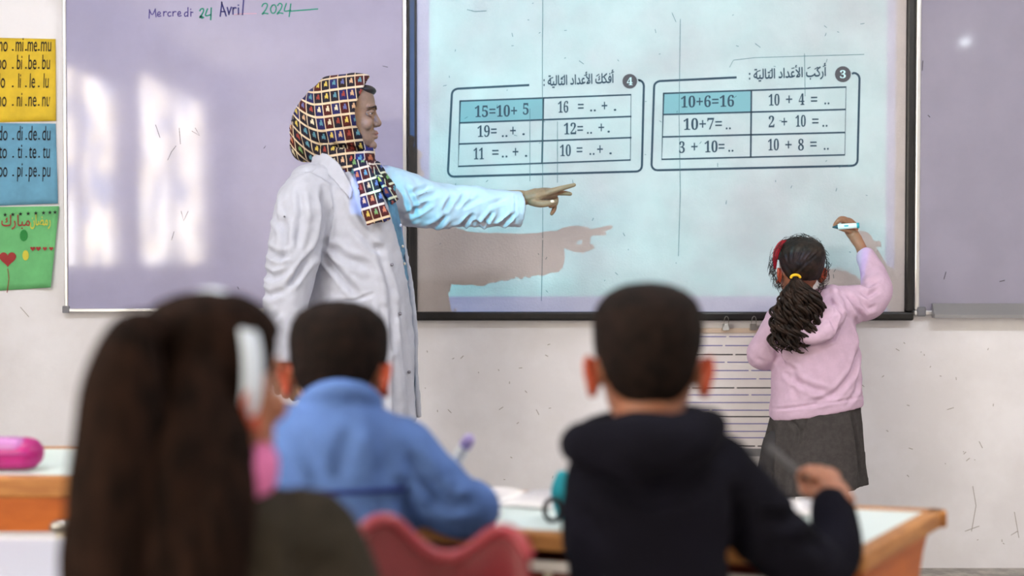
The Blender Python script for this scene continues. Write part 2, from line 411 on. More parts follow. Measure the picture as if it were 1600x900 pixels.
obj('lettering', ribbon(hand(avr), 2.2, IY), ink_n, t, label='navy handwritten word Avril'); obj('lettering', ribbon(hand(y24), 2.0, IY), ink_g, t, label='green handwritten year 2024')
obj('underline', ribbon(hand([[(780, 106), (850, 101), (945, 100)]]), 1.0, IY), ink_r, t)
obj('pen_marks', ribbon([[(243, 195), (250, 215)], [(262, 250), (268, 237), (275, 228)], [(280, 200), (282, 225)], [(300, 205), (312, 212), (305, 200)], [(268, 375), (272, 362)], [(283, 330), (287, 345), (294, 330)],
                         [(598, 103), (606, 105)], [(412, 232), (415, 228)], [(371, 448), (373, 452)]], 0.8, IY), ink_k, t)

black_f = mat('black_frame', (26, 23, 25), 0.4, 0.4, var=0.3, scale=30)
def board_surface():
    m = mat('matt_board', (184, 176, 176), 0.6, 0.3, var=0.05, scale=4, bump=0.35, bscale=120)
    return m
t = thing('projection_board', P(1034, 250, WALL_Y), 'black framed board lit by the projector with sums on it', 'board')
X0, X1, Z0, Z1 = framed(t, 637, 1427, 501, 4.966, WALL_Y - 4.966, 14, black_f, names='board_frame', fwd=0.012)
bm_ = board_surface()
obj('board_surface', box((X0, BY, Z0), (X1, WALL_Y, Z1)), bm_, t, smooth=False)
pr_d = mat('projected_dark_line', (44, 54, 68), 0.6); pr_c = mat('projected_cyan_cell', (118, 146, 152), 0.6); pr_b = mat('projected_badge', (75, 62, 66), 0.6); pr_w = mat('projected_white_digit', (190, 200, 200), 0.6)  # the projector's picture put into surface colours, not into the beam
TY = BY - 0.0008
def seg(x0, y0, x1, y1): return [(x0, y0), (x1, y1)]
def rounded(c, r=9):
    """open outline: gap in the top edge between gap0 and gap1"""
    (x0, y0), (x1, y1), (x2, y2), (x3, y3), g0, g1 = c           # tl, tr, br, bl
    sl = (y1 - y0) / (x1 - x0); out = []
    out += [(g0[0], g0[1]), (x0 + r, y0 + sl * r)] + [(x0 + r - r * math.sin(k), y0 + r - r * math.cos(k)) for k in (0.4, 0.8, 1.2)] + [(x0, y0 + r)]
    out += [(x3, y3 - r)] + [(x3 + r - r * math.cos(k), y3 - r + r * math.sin(k)) for k in (0.4, 0.8, 1.2)] + [(x3 + r, y3)]
    out += [(x2 - r, y2)] + [(x2 - r + r * math.sin(k), y2 - r + r * math.cos(k)) for k in (0.4, 0.8, 1.2)] + [(x2, y2 - r)]
    out += [(x1, y1 + r)] + [(x1 - r + r * math.cos(k), y1 + r - r * math.sin(k)) for k in (0.4, 0.8, 1.2)] + [(x1 - r, y1), g1]
    return out
D = lambda s: ''.join(chr(0x1D7CE + int(c)) if c.isdigit() else c for c in s)
W1a = "\uFE83\uFED3\uFEDC\uFEDA"; W1b = "\uFE83\uFEAD\uFEDB\uFE90"; W2a = "\uFE8D\uFEF7\uFECB\uFEAA\uFE8D\uFEA9"; W3a = "\uFE8D\uFEDF\uFE98\uFE8E\uFEDF\uFEF4\uFE94"
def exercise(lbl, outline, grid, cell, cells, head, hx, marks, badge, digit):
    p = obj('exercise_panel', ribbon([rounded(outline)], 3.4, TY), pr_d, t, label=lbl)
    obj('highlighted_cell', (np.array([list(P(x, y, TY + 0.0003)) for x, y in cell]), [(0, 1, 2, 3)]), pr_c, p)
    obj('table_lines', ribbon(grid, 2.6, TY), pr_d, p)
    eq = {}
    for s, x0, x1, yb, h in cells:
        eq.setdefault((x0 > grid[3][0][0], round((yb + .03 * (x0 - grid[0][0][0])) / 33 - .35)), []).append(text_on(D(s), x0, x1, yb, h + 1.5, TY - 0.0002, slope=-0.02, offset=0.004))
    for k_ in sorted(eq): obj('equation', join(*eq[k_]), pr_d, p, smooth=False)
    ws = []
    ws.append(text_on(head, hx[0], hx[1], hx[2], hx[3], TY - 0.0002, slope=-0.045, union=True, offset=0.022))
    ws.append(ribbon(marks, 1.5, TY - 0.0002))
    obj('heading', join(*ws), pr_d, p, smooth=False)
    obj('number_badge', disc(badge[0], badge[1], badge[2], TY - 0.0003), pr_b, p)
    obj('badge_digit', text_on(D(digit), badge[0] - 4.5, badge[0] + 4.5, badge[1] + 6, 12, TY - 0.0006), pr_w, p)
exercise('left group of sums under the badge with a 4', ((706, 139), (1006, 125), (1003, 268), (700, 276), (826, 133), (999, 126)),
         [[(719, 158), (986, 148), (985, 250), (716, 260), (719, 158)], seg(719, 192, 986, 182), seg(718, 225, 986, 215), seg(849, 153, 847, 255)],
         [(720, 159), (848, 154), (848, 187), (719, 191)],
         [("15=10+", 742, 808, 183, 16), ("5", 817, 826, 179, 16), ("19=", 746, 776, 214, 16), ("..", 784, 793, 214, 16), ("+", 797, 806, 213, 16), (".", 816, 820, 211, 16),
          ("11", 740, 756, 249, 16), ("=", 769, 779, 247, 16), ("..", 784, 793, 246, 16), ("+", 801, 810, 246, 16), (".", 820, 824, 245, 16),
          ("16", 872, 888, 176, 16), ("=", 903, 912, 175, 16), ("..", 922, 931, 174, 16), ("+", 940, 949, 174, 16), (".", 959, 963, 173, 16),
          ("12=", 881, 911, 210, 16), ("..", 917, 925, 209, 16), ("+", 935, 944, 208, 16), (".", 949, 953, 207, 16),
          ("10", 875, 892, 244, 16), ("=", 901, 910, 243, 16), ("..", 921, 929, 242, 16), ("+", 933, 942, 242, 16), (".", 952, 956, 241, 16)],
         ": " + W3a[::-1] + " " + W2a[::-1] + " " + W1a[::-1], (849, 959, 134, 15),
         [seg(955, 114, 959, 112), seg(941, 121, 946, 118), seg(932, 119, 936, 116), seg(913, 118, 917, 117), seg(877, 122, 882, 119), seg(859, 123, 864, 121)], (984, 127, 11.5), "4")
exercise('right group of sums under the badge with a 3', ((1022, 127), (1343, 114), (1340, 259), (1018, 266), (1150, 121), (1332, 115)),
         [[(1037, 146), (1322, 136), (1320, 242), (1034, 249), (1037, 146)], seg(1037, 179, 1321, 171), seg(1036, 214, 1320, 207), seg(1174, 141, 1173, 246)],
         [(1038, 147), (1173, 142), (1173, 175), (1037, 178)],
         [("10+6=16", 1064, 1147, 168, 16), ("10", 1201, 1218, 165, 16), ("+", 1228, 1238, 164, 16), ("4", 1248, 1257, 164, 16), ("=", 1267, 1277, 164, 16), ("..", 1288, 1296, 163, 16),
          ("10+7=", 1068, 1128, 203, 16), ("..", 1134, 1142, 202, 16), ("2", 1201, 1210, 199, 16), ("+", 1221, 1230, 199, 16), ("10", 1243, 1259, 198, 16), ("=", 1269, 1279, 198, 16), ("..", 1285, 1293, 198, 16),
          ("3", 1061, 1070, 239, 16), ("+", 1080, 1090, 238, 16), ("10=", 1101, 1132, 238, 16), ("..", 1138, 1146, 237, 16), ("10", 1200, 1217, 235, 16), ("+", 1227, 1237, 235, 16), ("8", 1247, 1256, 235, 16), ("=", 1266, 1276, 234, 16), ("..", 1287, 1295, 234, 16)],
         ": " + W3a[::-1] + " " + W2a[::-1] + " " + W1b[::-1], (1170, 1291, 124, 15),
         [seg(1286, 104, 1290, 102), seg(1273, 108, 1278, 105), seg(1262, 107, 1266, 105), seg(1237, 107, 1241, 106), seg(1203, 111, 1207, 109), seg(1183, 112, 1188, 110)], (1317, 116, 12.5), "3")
scr = mat('scratch_marks', (70, 95, 100), 0.7)
R = random.Random(4)
sl_ = [[(848, 0), (847.5, 120), (848, 330), (848, 372)], [(1063, 30), (1061, 180), (1063, 300), (1060, 400)], [(828, 170), (828, 283)], [(871, 190), (871, 285)], [(1257, 84), (1258, 150)], [(1140, 105), (1146, 94), (1180, 90), (1350, 85)],
       [(848, 375), (846, 470)], [(730, 15), (742, 18), (760, 17)], [(1050, 20), (1056, 34)], [(905, 95), (912, 100)], [(1180, 68), (1188, 74)]]
for _ in range(60):
    x, y = R.uniform(680, 1375), R.uniform(4, 455); a = R.uniform(0, 6.28); l_ = R.uniform(1.5, 6)
    sl_.append([(x, y), (x + math.cos(a) * l_, y + math.sin(a) * l_)])
obj('scratches', ribbon(sl_, 0.8, TY - 0.0001), scr, t)['kind'] = 'stuff'

YR = 4.975
t = thing('whiteboard', P(1640, 280, WALL_Y), 'plain white board with a metal tray on the wall beyond the girl in pink', 'whiteboard')
X0, X1, Z0, Z1 = framed(t, 1432, 1960, 493, YR, WALL_Y - YR, 8, alu)
steel2 = whiteboard_m('grey_white_enamel', (144, 140, 160), 0.07)
obj('panel', box((X0, YR, Z0), (X1, WALL_Y, Z1)), steel2, t, smooth=False)
a = P(1432, 470, YR); b = P(1456, 494, YR)
bevel(obj('corner_cap', box((a.x - 0.001, YR - 0.009, b.z - 0.001), (a.x + 0.035, YR + 0.004, b.z + 0.035)), plast, t, smooth=False), 0.006)
a = P(1455, 474, YR); b = P(1950, 496, YR)
obj('pen_tray', prism([(YR - 0.006, a.z), (YR - 0.012, a.z), (YR - 0.045, b.z + 0.012), (YR - 0.045, b.z), (YR - 0.006, b.z)], 0, a.x, b.x), alu_dark, t, smooth=False)
obj('pen_marks', ribbon([[(1478, 425), (1475, 436)], [(1442, 95), (1441, 110)], [(1450, 180), (1453, 183)], [(1562, 440), (1570, 438)]], 1.2, YR - 0.0006), ink_k, t)

# scuffs on the plaster
scuff = mat('wall_scuff', (150, 142, 138), 0.8); V = []
R = random.Random(9)
sp_ = [[(1520, 760), (1525, 790), (1518, 830)], [(1508, 830), (1530, 822)], [(1580, 836), (1590, 830)], [(1585, 800), (1592, 840)], [(1480, 640), (1490, 637)], [(1400, 545), (1405, 548)], [(1420, 700), (1426, 702)], [(780, 640), (786, 636)],
       [(1345, 600), (1350, 604)], [(1530, 690), (1535, 700)], [(720, 560), (724, 556)], [(32, 480), (45, 495)], [(700, 640), (705, 645)], [(838, 640), (842, 648)], [(1510, 720), (1515, 716)]]
for _ in range(50):
    x, y = R.choice([R.uniform(650, 930), R.uniform(1370, 1595)]), R.uniform(515, 860); a = R.uniform(0, 6.28); l_ = R.uniform(1, 5)
    sp_.append([(x, y), (x + math.cos(a) * l_, y + math.sin(a) * l_)])
o = obj('wall_scuffs', ribbon(sp_, 1.0, WALL_Y - 0.0006), scuff); o['kind'] = 'structure'; o.name = 'trim_1'

# posters
def poster(lbl, mname, rgb, tl, tr, br, bl, curl, Yp=4.992):
    m = mat(mname, rgb, 0.65, 0.25, var=0.08, scale=9); n = 14; V, Fc = [], []
    for side in (0, 1):
        for j in range(n + 1):
            for i in range(n + 1):
                u, v = i / n, j / n
                x = (tl[0] * (1 - u) + tr[0] * u) * (1 - v) + (bl[0] * (1 - u) + br[0] * u) * v
                y = (tl[1] * (1 - u) + tr[1] * u) * (1 - v) + (bl[1] * (1 - u) + br[1] * u) * v
                q = P(x, y, WALL_Y - 0.004); q.y -= curl * (max(0, u - 0.6) * 2.5) ** 2 * (0.3 + 0.7 * v) - side * 0.001
                V.append(list(q))
    K = (n + 1) ** 2
    for j in range(n):
        for i in range(n):
            a = j * (n + 1) + i; Fc += [(a, a + n + 1, a + n + 2, a + 1), (K + a, K + a + 1, K + a + n + 2, K + a + n + 1)]
    for i in range(n):
        for a, b in ((i, i + 1), (n * (n + 1) + i + 1, n * (n + 1) + i), ((i + 1) * (n + 1), i * (n + 1)), (i * (n + 1) + n, (i + 1) * (n + 1) + n)): Fc.append((a, b, b + K, a + K))
    t = thing('poster', P((tl[0] + br[0]) / 2, (tl[1] + br[1]) / 2, WALL_Y), lbl, 'poster', 'posters left of the white board')
    obj('sheet', (V, Fc), m, t); return t
PY = WALL_Y - 0.0062
blk = mat('poster_black_letters', (22, 20, 24), 0.7)
def rows(t, words, ys, xs, h):
    for wds, y in zip(words, ys):
        V = []
        for (x0, x1), s in zip(xs, wds.split()):
            tw = text_mesh(s)[0][:, 0]; tw = tw.max() - tw.min(); wd_ = min(14.5 * tw, x1 - x0); c_ = (x0 + x1) / 2
            V.append(text_on(s, c_ - wd_ / 2, c_ + wd_ / 2, y, h, PY, offset=0.004, shear=0.08, slope=0.02))
        for (x0, x1), (x2, x3) in zip(xs[:-1], xs[1:]): V.append(disc((x1 + x2) / 2, y - 2, 1.5, PY, 8))
        obj('syllable_line', join(*V), blk, t, smooth=False)
t = poster('yellow paper poster of syllables mo mi me mu, topmost on the wall', 'yellow_paper', (222, 188, 50), (-45, 58), (87, 61), (88, 189), (-45, 192), 0.004)
rows(t, ("mo mi me mu", "bo bi be bu", "lo li le lu", "no ni ne nu"), (80, 108, 137, 166), ((-11, 17), (23, 38), (43, 58), (63, 81)), 23)
t = poster('blue paper poster of syllables do di de du, under the yellow poster', 'blue_paper', (104, 160, 190), (-45, 192), (87, 193), (91, 318), (-45, 323), 0.004)
rows(t, ("do di de du", "to ti te tu", "po pi pe pu"), (219, 247, 276), ((-8, 17), (24, 38), (44, 58), (64, 81)), 23)
t = poster('green paper poster with hearts and red Arabic greeting, lowest on the wall', 'green_paper', (108, 186, 120), (-45, 324), (93, 322), (82, 449), (-45, 457), 0.02)
GP = WALL_Y - 0.0065
red_i = mat('poster_red_ink', (150, 50, 50), 0.7); yel_i = mat('poster_yellow_ink', (205, 195, 70), 0.7); grn_i = mat('poster_green_ink', (40, 130, 60), 0.7)
obj('lettering', text_on("\uFEE3\uFE92\uFE8E\uFEAD\uFED9"[::-1], 2, 47, 353, 17, GP, union=True, offset=0.01), red_i, t, smooth=False)
obj('lettering', text_on("\uFEAD\uFEE3\uFEC0\uFE8E\uFEE5"[::-1], 47, 79, 352, 17, GP - 0.004, union=True, offset=0.01), yel_i, t, smooth=False)
def heart(cx_, cy, s, Yh): return (np.array([list(P(cx_ + s * 16 * math.sin(a) ** 3 / 17, cy - s * (13 * math.cos(a) - 5 * math.cos(2 * a) - 2 * math.cos(3 * a) - math.cos(4 * a)) / 17, Yh)) for a in np.linspace(0, 6.283, 36, endpoint=False)]), [tuple(range(36))])
obj('heart_drawing', heart(12, 404, 14, GP), red_i, t, smooth=False); obj('string_drawing', ribbon([[(12, 420), (14, 435), (11, 457)]], 1.2, GP), red_i, t, smooth=False)
for x, s_, d_ in ((51, 4.2, .006), (60, 4.2, .006), (70, 3.6, .012), (80, 3.6, .018)): obj('heart_drawing', heart(x, 388.5, s_, GP - d_), red_i, t, smooth=False)
obj('balloon_drawing', disc(37, 368, 6, GP - 0.001, ry=9), grn_i, t); obj('balloon_drawing', disc(40, 399, 5, GP - 0.001, ry=8), yel_i, t)
st = []
for x in (8, 20, 32, 44, 56, 68, 78, 86):
    y = 336 - (x * 0.05); ang = [k * math.pi / 5 for k in range(10)]
    st.append((np.array([list(P(x + (3.6 if k % 2 == 0 else 1.5) * math.sin(a), y - (3.6 if k % 2 == 0 else 1.5) * math.cos(a), GP - (0.0 if x < 50 else 0.016))) for k, a in enumerate(ang)]), [tuple(range(10))]))
for s_ in st: obj('star_drawing', s_, blk, t, smooth=False)

# lined writing sheet hung by clips under the projection board
t = thing('lined_writing_board', P(1110, 610, WALL_Y), 'white ruled writing board hung by clips under the projection board', 'writing board')
a = P(985, 518, 4.985); b = P(1232, 712, 4.985)
pw = mat('ruled_board_white', (222, 216, 218), 0.5, 0.3, var=0.04, scale=5); wood_l = mat('pale_batten', (196, 176, 160), 0.5)
obj('panel', box((a.x, 4.985, b.z), (b.x, WALL_Y, a.z)), pw, t, smooth=False)
for q0, q1 in ((513, 520), (701, 713)):
    c = P(983, q0, 4.98); d = P(1234, q1, 4.98); obj('batten', box((c.x, 4.978, d.z), (d.x, 4.999, c.z)), wood_l if q0 < 600 else alu_dark, t, smooth=False)
dark_y = (554, 606, 651, 697); R = random.Random(3)
def dashed(y):
    x, out = 988, []
    while x < 1230:
        l_ = R.uniform(25, 110); x2 = min(x + l_, 1230); out.append([(x, y + (x - 1100) * 0.0), (x2, y)]); x = x2 + R.choice((0.5, 2, 5))
    return out
obj('ruled_lines', ribbon([s for y in dark_y for s in dashed(y)], 1.9, 4.9844), ink_k, t)
obj('ruled_lines', ribbon([s for y in (526, 540, 566, 579, 592, 617, 629, 641, 662, 674, 684) for s in dashed(y)], 1.5, 4.9844), mat('blue_rule', (92, 90, 160)), t, label='blue ruled lines')
chrome = mat('clip_steel', (150, 148, 145), 0.3, 0.5, metal=0.8)
for i, x in enumerate((1135, 1178, 1020)):
    c = P(x, 512, 4.95); s = 4.95 / F
    k = thing('bulldog_clip', c, ('steel bulldog clip on the black board frame above the ruled board', 'steel clip nearest the girl in pink at the board frame', 'steel clip behind the head of the boy in the hoodie')[i], 'clip', 'clips holding the ruled board')
    obj('clip_jaw', prism([(4.968, c.z + 6 * s), (4.96, c.z + 6 * s), (4.954, c.z - 4 * s), (4.9765, c.z - 4 * s)], 0, c.x - 5 * s, c.x + 5 * s), chrome, k, smooth=False)
    obj('clip_wire', tube([(c.x - 4 * s, 4.955, c.z + 2 * s), (c.x - 3 * s, 4.948, c.z + 14 * s), (c.x, 4.947, c.z + 18 * s), (c.x + 3 * s, 4.948, c.z + 14 * s), (c.x + 4 * s, 4.955, c.z + 2 * s)], 0.0012, n=6), chrome, k)
# ------------------------------------------------------------------ people: head, hand, cloth builders
skin_t = mat('olive_skin', (146, 114, 90), 0.5, 0.35, var=0.08, scale=40, sss=0.12, bump=0.05, bscale=300)
skin_c = mat('child_skin', (150, 98, 74), 0.5, 0.35, var=0.06, scale=40, sss=0.15)
skin_r = mat('backlit_ear_skin', (168, 74, 50), 0.5, 0.3, sss=0.2)  # red glow of light through the ears put into their colour
lip_m = mat('lip', (150, 100, 84), 0.45); brow_m = mat('eyebrow_hair', (45, 32, 26), 0.8); eye_m = mat('eye_white', (215, 208, 200), 0.15, 0.5); iris_m = mat('dark_iris', (35, 22, 16), 0.1, 0.6)
nail_m = mat('pale_nail', (220, 190, 175), 0.25, 0.5)
HS = [(-.50, .25, -.02, .13), (-.44, .355, -.08, .20), (-.36, .385, -.18, .25), (-.25, .38, -.30, .285), (-.12, .365, -.39, .31), (0, .36, -.44, .33), (.1, .365, -.465, .345), (.2, .37, -.47, .35),
      (.30, .345, -.45, .34), (.38, .29, -.39, .30), (.44, .21, -.30, .235), (.48, .11, -.19, .15), (.50, .0, -.08, .04)]
def hsec(z):
    a = np.array(HS); return [np.interp(z, a[:, 0], a[:, k]) for k in (1, 2, 3)]
def head_loft(grow=0.0, n=48, zs=None):
    zs = zs if zs is not None else np.concatenate([np.linspace(-.5, .4, 30), np.linspace(.42, .5, 8)]); rings = []
    for z in zs:
        f, b, h = hsec(z); c = (f + b) / 2; r = (f - b) / 2
        k = np.linspace(0, 2 * np.pi, n, endpoint=False)
        rings.append(np.stack([(h + grow) * np.cos(k), c + (r + grow) * np.sin(k), np.full(n, z + (grow * (z + 0.1) / .6 if z > 0 else 0))], 1))
    return loft(rings)
def head_shells(face=True, ears=True):
    S = [head_loft()]
    if face:
        S += [tube([(0, .345, .12), (0, .375, .02), (0, .425, -.10)], [.03, .042, .056], n=10, sub=3), ell((.052, .385, -.125), (.042, .055, .036)), ell((-.052, .385, -.125), (.042, .055, .036)),
              tube([(-.10, .35, -.25), (0, .405, -.235), (.10, .35, -.25)], [.02, .032, .02], n=8, sub=3), tube([(-.09, .35, -.305), (0, .405, -.30), (.09, .35, -.305)], [.02, .034, .02], n=8, sub=3),
              ell((0, .345, -.425), (.10, .085, .07)), tube([(-.22, .30, .115), (-.12, .36, .13), (0, .365, .115), (.12, .36, .13), (.22, .30, .115)], .035, n=8, sub=3),
              ell((.2, .27, -.13), (.09, .09, .10)), ell((-.2, .27, -.13), (.09, .09, .10))]
    if ears:
        for s in (1, -1):
            S += [ell((s * .355, -.06, -.14), (.032, .085, .135)), tube([(s * .345, .01, -.22), (s * .375, -.02, -.25), (s * .395, -.11, -.19), (s * .415, -.145, -.09), (s * .405, -.11, -.01), (s * .37, -.03, -.02)], [.022, .03, .026, .026, .026, .022], n=8, sub=3)]
    return S
def pose(c, height, yaw=0.0, pitch=0.0, roll=0.0, wd=1.0):
    """head frame: looks along +Y, yaw turns it left (counter-clockwise seen from above), pitch > 0 looks down"""
    return Matrix.Translation(Vector(c)) @ Matrix.Rotation(yaw, 4, 'Z') @ Matrix.Rotation(-pitch, 4, 'X') @ Matrix.Rotation(roll, 4, 'Y') @ Matrix.Diagonal((height * wd, height, height, 1))
def head_mesh(M, vox, neck, face=True, ears=True, sm=3):
    S = [xf(s, M) for s in head_shells(face, ears)] + neck
    v, f = remesh(S, vox, sm, 0.5)
    Mi = np.array(M.inverted()); l = v @ Mi[:3, :3].T + Mi[:3, 3]
    N = vnormals(v, f); h = M.to_scale()[1]; d = np.zeros(len(v))
    if face:
        for s in (1, -1):
            r2 = ((l[:, 0] - s * .15) / .10) ** 2 + ((l[:, 2] - .03) / .055) ** 2
            d -= .03 * np.exp(-r2) * (l[:, 1] > .1)
        d -= .02 * np.exp(-((l[:, 2] + .268) / .012) ** 2 - (l[:, 0] / .09) ** 2) * (l[:, 1] > .2)
        d -= .005 * np.exp(-((np.abs(l[:, 0]) - .13 - (-.16 - l[:, 2]) * .3) / .02) ** 2 - ((l[:, 2] + .24) / .08) ** 2) * (l[:, 1] > .1)
    for s in (1, -1):
        if ears: d -= .03 * np.exp(-((l[:, 1] + .07) / .045) ** 2 - ((l[:, 2] + .12) / .07) ** 2) * (s * l[:, 0] > .34)
    return (v + N * (d * h)[:, None], f), l
def face_parts(root, M, vis=(1, -1)):
    for s in vis:
        e = obj('eye', xf(ell((s * .15, .285, .02), (.055, .052, .034), 16, 10), M), eye_m, root)
        obj('iris', xf(ell((s * .155, .322, .02), (.026, .022, .027), 12, 8), M), iris_m, e)
        obj('eyelid', xf(join(tube([(s * .075, .325, .022), (s * .11, .340, .046), (s * .16, .335, .05), (s * .225, .27, .022)], [.012, .024, .026, .014], n=8, sub=4),
                              tube([(s * .075, .325, .018), (s * .12, .328, -.008), (s * .17, .322, -.008), (s * .225, .27, .018)], [.01, .018, .018, .011], n=8, sub=4)), M), skin_t if h_ad[0] else skin_c, root)
        obj('eyebrow', xf(tube([(s * .06, .385, .10), (s * .14, .385, .125), (s * .25, .30, .095)], [.012, .016, .007], n=8, sub=4, flat=(1, .6)), M), brow_m, root)
h_ad = [True]
def chain(pts, r): return tube(pts, r, n=10, sub=4)
def torso(rows, Y, n=44, p=2.3):
    """rows: (pixel y, centre x, half width px, half depth m[, forward m[, tilt px]])"""
    out = []
    k = np.linspace(0, 2 * np.pi, n, endpoint=False); cs, sn = np.cos(k), np.sin(k)
    ex = np.sign(cs) * np.abs(cs) ** (2 / p); ey = np.sign(sn) * np.abs(sn) ** (2 / p)
    for r in cr([tuple(r_) + (0,) * (6 - len(r_)) for r_ in rows], 4):
        py, cx_, hw, hd = r[:4]; dy = r[4] if len(r) > 4 else 0; tl = r[5] if len(r) > 5 else 0
        c = P(cx_, py, Y); s = Y / F
        out.append(np.stack([c.x + ex * hw * s, Y + dy + ey * hd, np.full(n, c.z) - ex * tl * s], 1))
    if out[0][0, 2] > out[-1][0, 2]: out = out[::-1]
    return loft(out)
def pts(*q): return [tuple(P(*a)) for a in q]
trouser_d = mat('dark_trousers', (48, 48, 58), 0.8, 0.2); shoe_d = mat('dark_shoe', (40, 36, 36), 0.5); tights = mat('dark_grey_tights', (58, 56, 58), 0.85, 0.15)
def legs(root, hipL, hipR, feetL, feetR, m, r=(.085, .06, .045), knees=None):
    for i, (h, f) in enumerate(((hipL, feetL), (hipR, feetR))):
        h, f = Vector(h), Vector(f); kn = Vector(knees[i]) if knees else (h + f) / 2 + Vector((0, .02, 0))
        obj('trouser_leg' if m is not tights else 'tights_leg', tube([h, h.lerp(kn, .5), kn, kn.lerp(f, .5), f + Vector((0, 0, .07))], [r[0], (r[0] + r[1]) / 2, r[1], (r[1] + r[2]) / 2, r[2]]), m, root)
def shoe(root, f, d, ln=.2):
    f = Vector(f); d = Vector(d).normalized() * ln
    obj('shoe', remesh([tube([f + Vector((0, 0, .045)), f + d * .3 + Vector((0, 0, .042)), f + d * .8 + Vector((0, 0, .032))], [.042, .042, .034], n=12), ], .006, 2), shoe_d, root)

# ------------------------------------------------------------------ teacher
TY0 = 4.25
def TP(px, py, dy=0.0): return P(px, py, TY0 + dy)
base = TP(560, 900); base.z = 0
tr = thing('person', base, 'woman in a white coat and patterned headscarf pointing at the board', 'person')
hM = pose(TP(545, 179), .218, yaw=math.radians(-86), pitch=math.radians(3), wd=.95)
neck = [tube([TP(530, 200, 0), TP(527, 235, 0), TP(530, 275, 0)], [.055, .052, .06], n=16)]
(hv, hf), _ = head_mesh(hM, .0024, neck, True, False, 2)
# pointing left hand (far arm), seen from the thumb side
HY = .27
def hp(x, y, d=0.0): return tuple(TP(x, y, HY + d))
s0 = 4.5 / F
lh = [tube([hp(806, 310), hp(822, 309), hp(838, 306, .0)], [.030, .028, .031], n=14, flat=(.85, 1.05)),
      tube([hp(834, 306, .012), hp(850, 303, .014), hp(863, 302, .015)], [.028, .027, .022], n=14, flat=(.8, 1.5), up=(0, 0, 1)),
      chain([hp(856, 301, -.018), hp(868, 297, -.02), hp(880, 293.5, -.02), hp(897, 289, -.018)], [.012, .0105, .009, .0068]),
      chain([hp(858, 303, .005), hp(869, 301, .006), hp(880, 301.5, .008), hp(891, 303, .01)], [.012, .0105, .009, .007]),
      chain([hp(857, 306, .025), hp(867, 308, .028), hp(868, 318, .026), hp(860, 322, .018)], [.0115, .0105, .009, .0075]),
      chain([hp(855, 308, .042), hp(865, 314, .043), hp(866, 326, .04), hp(862, 334, .034)], [.011, .0095, .0085, .0065]),
      chain([hp(830, 314, -.01), hp(842, 318, -.03), hp(854, 318, -.036), hp(867, 315.5, -.034)], [.016, .0135, .0115, .0085])]
lhv = remesh(lh, .0022, 2)
# hanging right hand (near arm)
RY = -.25
def rp(x, y, d=0.0): return tuple(TP(x, y, RY + d))
rh = [tube([rp(436, 548), rp(440, 566), rp(445, 580)], [.031, .029, .032], n=14),
      tube([rp(444, 576), rp(448, 590), rp(452, 600)], [.032, .034, .03], n=14, flat=(.75, 1.2), up=(0, 1, 0)),
      chain([rp(438, 592, -.006), rp(434, 604, -.004), rp(435, 612, .012), rp(441, 607, .03)], [.0125, .0115, .0105, .009]),
      chain([rp(446, 598, -.010), rp(445, 612, -.008), rp(448, 618, .010), rp(452, 611, .03)], [.0125, .012, .0105, .009]),
      chain([rp(455, 600, -.008), rp(457, 616, -.006), rp(460, 622, .012), rp(462, 614, .03)], [.0125, .0115, .0105, .009]),
      chain([rp(463, 599, -.002), rp(467, 614, 0), rp(469, 621, .014), rp(470, 613, .03)], [.0115, .0105, .0095, .008]),
      chain([rp(437, 574, .02), rp(430, 586, .03), rp(430, 596, .034), rp(434, 604, .034)], [.014, .012, .011, .008])]
rhv = remesh(rh, .0024, 2)
Pp = lambda x, y, d=0: tuple(TP(x, y, d))
under = [torso([(276, 532, 26, .06), (305, 545, 46, .11), (400, 560, 60, .13), (520, 562, 68, .145), (600, 562, 66, .15)], TY0),
         tube([Pp(600, 295, .13), Pp(720, 316, .2), Pp(815, 310, .265)], [.04, .042, .03]), tube([Pp(494, 305, -.13), Pp(452, 430, -.22), Pp(438, 555, -.25)], [.04, .042, .03])]
for sx, dy in ((548, -.09), (580, .09)):
    h = TP(sx, 590, dy); fz = Vector((h.x + (.04 if dy > 0 else -.06), h.y, .08)); under.append(tube([h, (h + fz) / 2 + Vector((.02, 0, 0)), fz], [.085, .062, .045]))
body = join((hv, hf), lhv, rhv, remesh(under, .011, 2))
obj('body', body, skin_t, tr)
face_parts(tr, hM)
obj('lips', xf(join(tube([(-.085, .358, -.256), (-.03, .418, -.247), (0, .422, -.25), (.03, .418, -.247), (.085, .358, -.256)], [.006, .017, .016, .017, .006], n=8, sub=4),
                    tube([(-.08, .358, -.284), (0, .418, -.29), (.08, .358, -.284)], [.006, .02, .006], n=8, sub=5)), hM), lip_m, tr)
obj('hair', xf(ell((0, .22, .36), (.24, .16, .08), 20, 10), hM), mat('dark_hair', (32, 25, 23), 0.5, 0.4), tr)
obj('thumbnail', xf(ell((0, 0, 0), (.007, .003, .005)), Matrix.Translation(Vector(hp(863, 314.5, -.0445)))), nail_m, tr)
shirt_m = mat('blue_denim_shirt', (98, 140, 172), 0.8, 0.2, var=0.12, scale=30, bump=0.15, bscale=200)
shirt = remesh([torso([(258, 535, 38, .09), (290, 548, 56, .14), (330, 556, 66, .165), (400, 563, 70, .165), (480, 568, 72, .17), (600, 566, 72, .17), (640, 566, 72, .17)], TY0)], .008, 2)
shirt = crease(shirt, [(pts((618, 330, TY0), (628, 400, TY0), (634, 470, TY0)), .008, .006), (pts((608, 380, TY0), (640, 410, TY0)), .008, .006), (pts((612, 430, TY0), (640, 445, TY0)), .008, .005)], (0, 2))
sh = obj('shirt', shirt, shirt_m, tr)
for py in (352, 385, 412): obj('shirt_button', ell(TP(556 + (py - 352) * .1 + 70, py, -.08), (.004, .005, .005)), eye_m, sh)
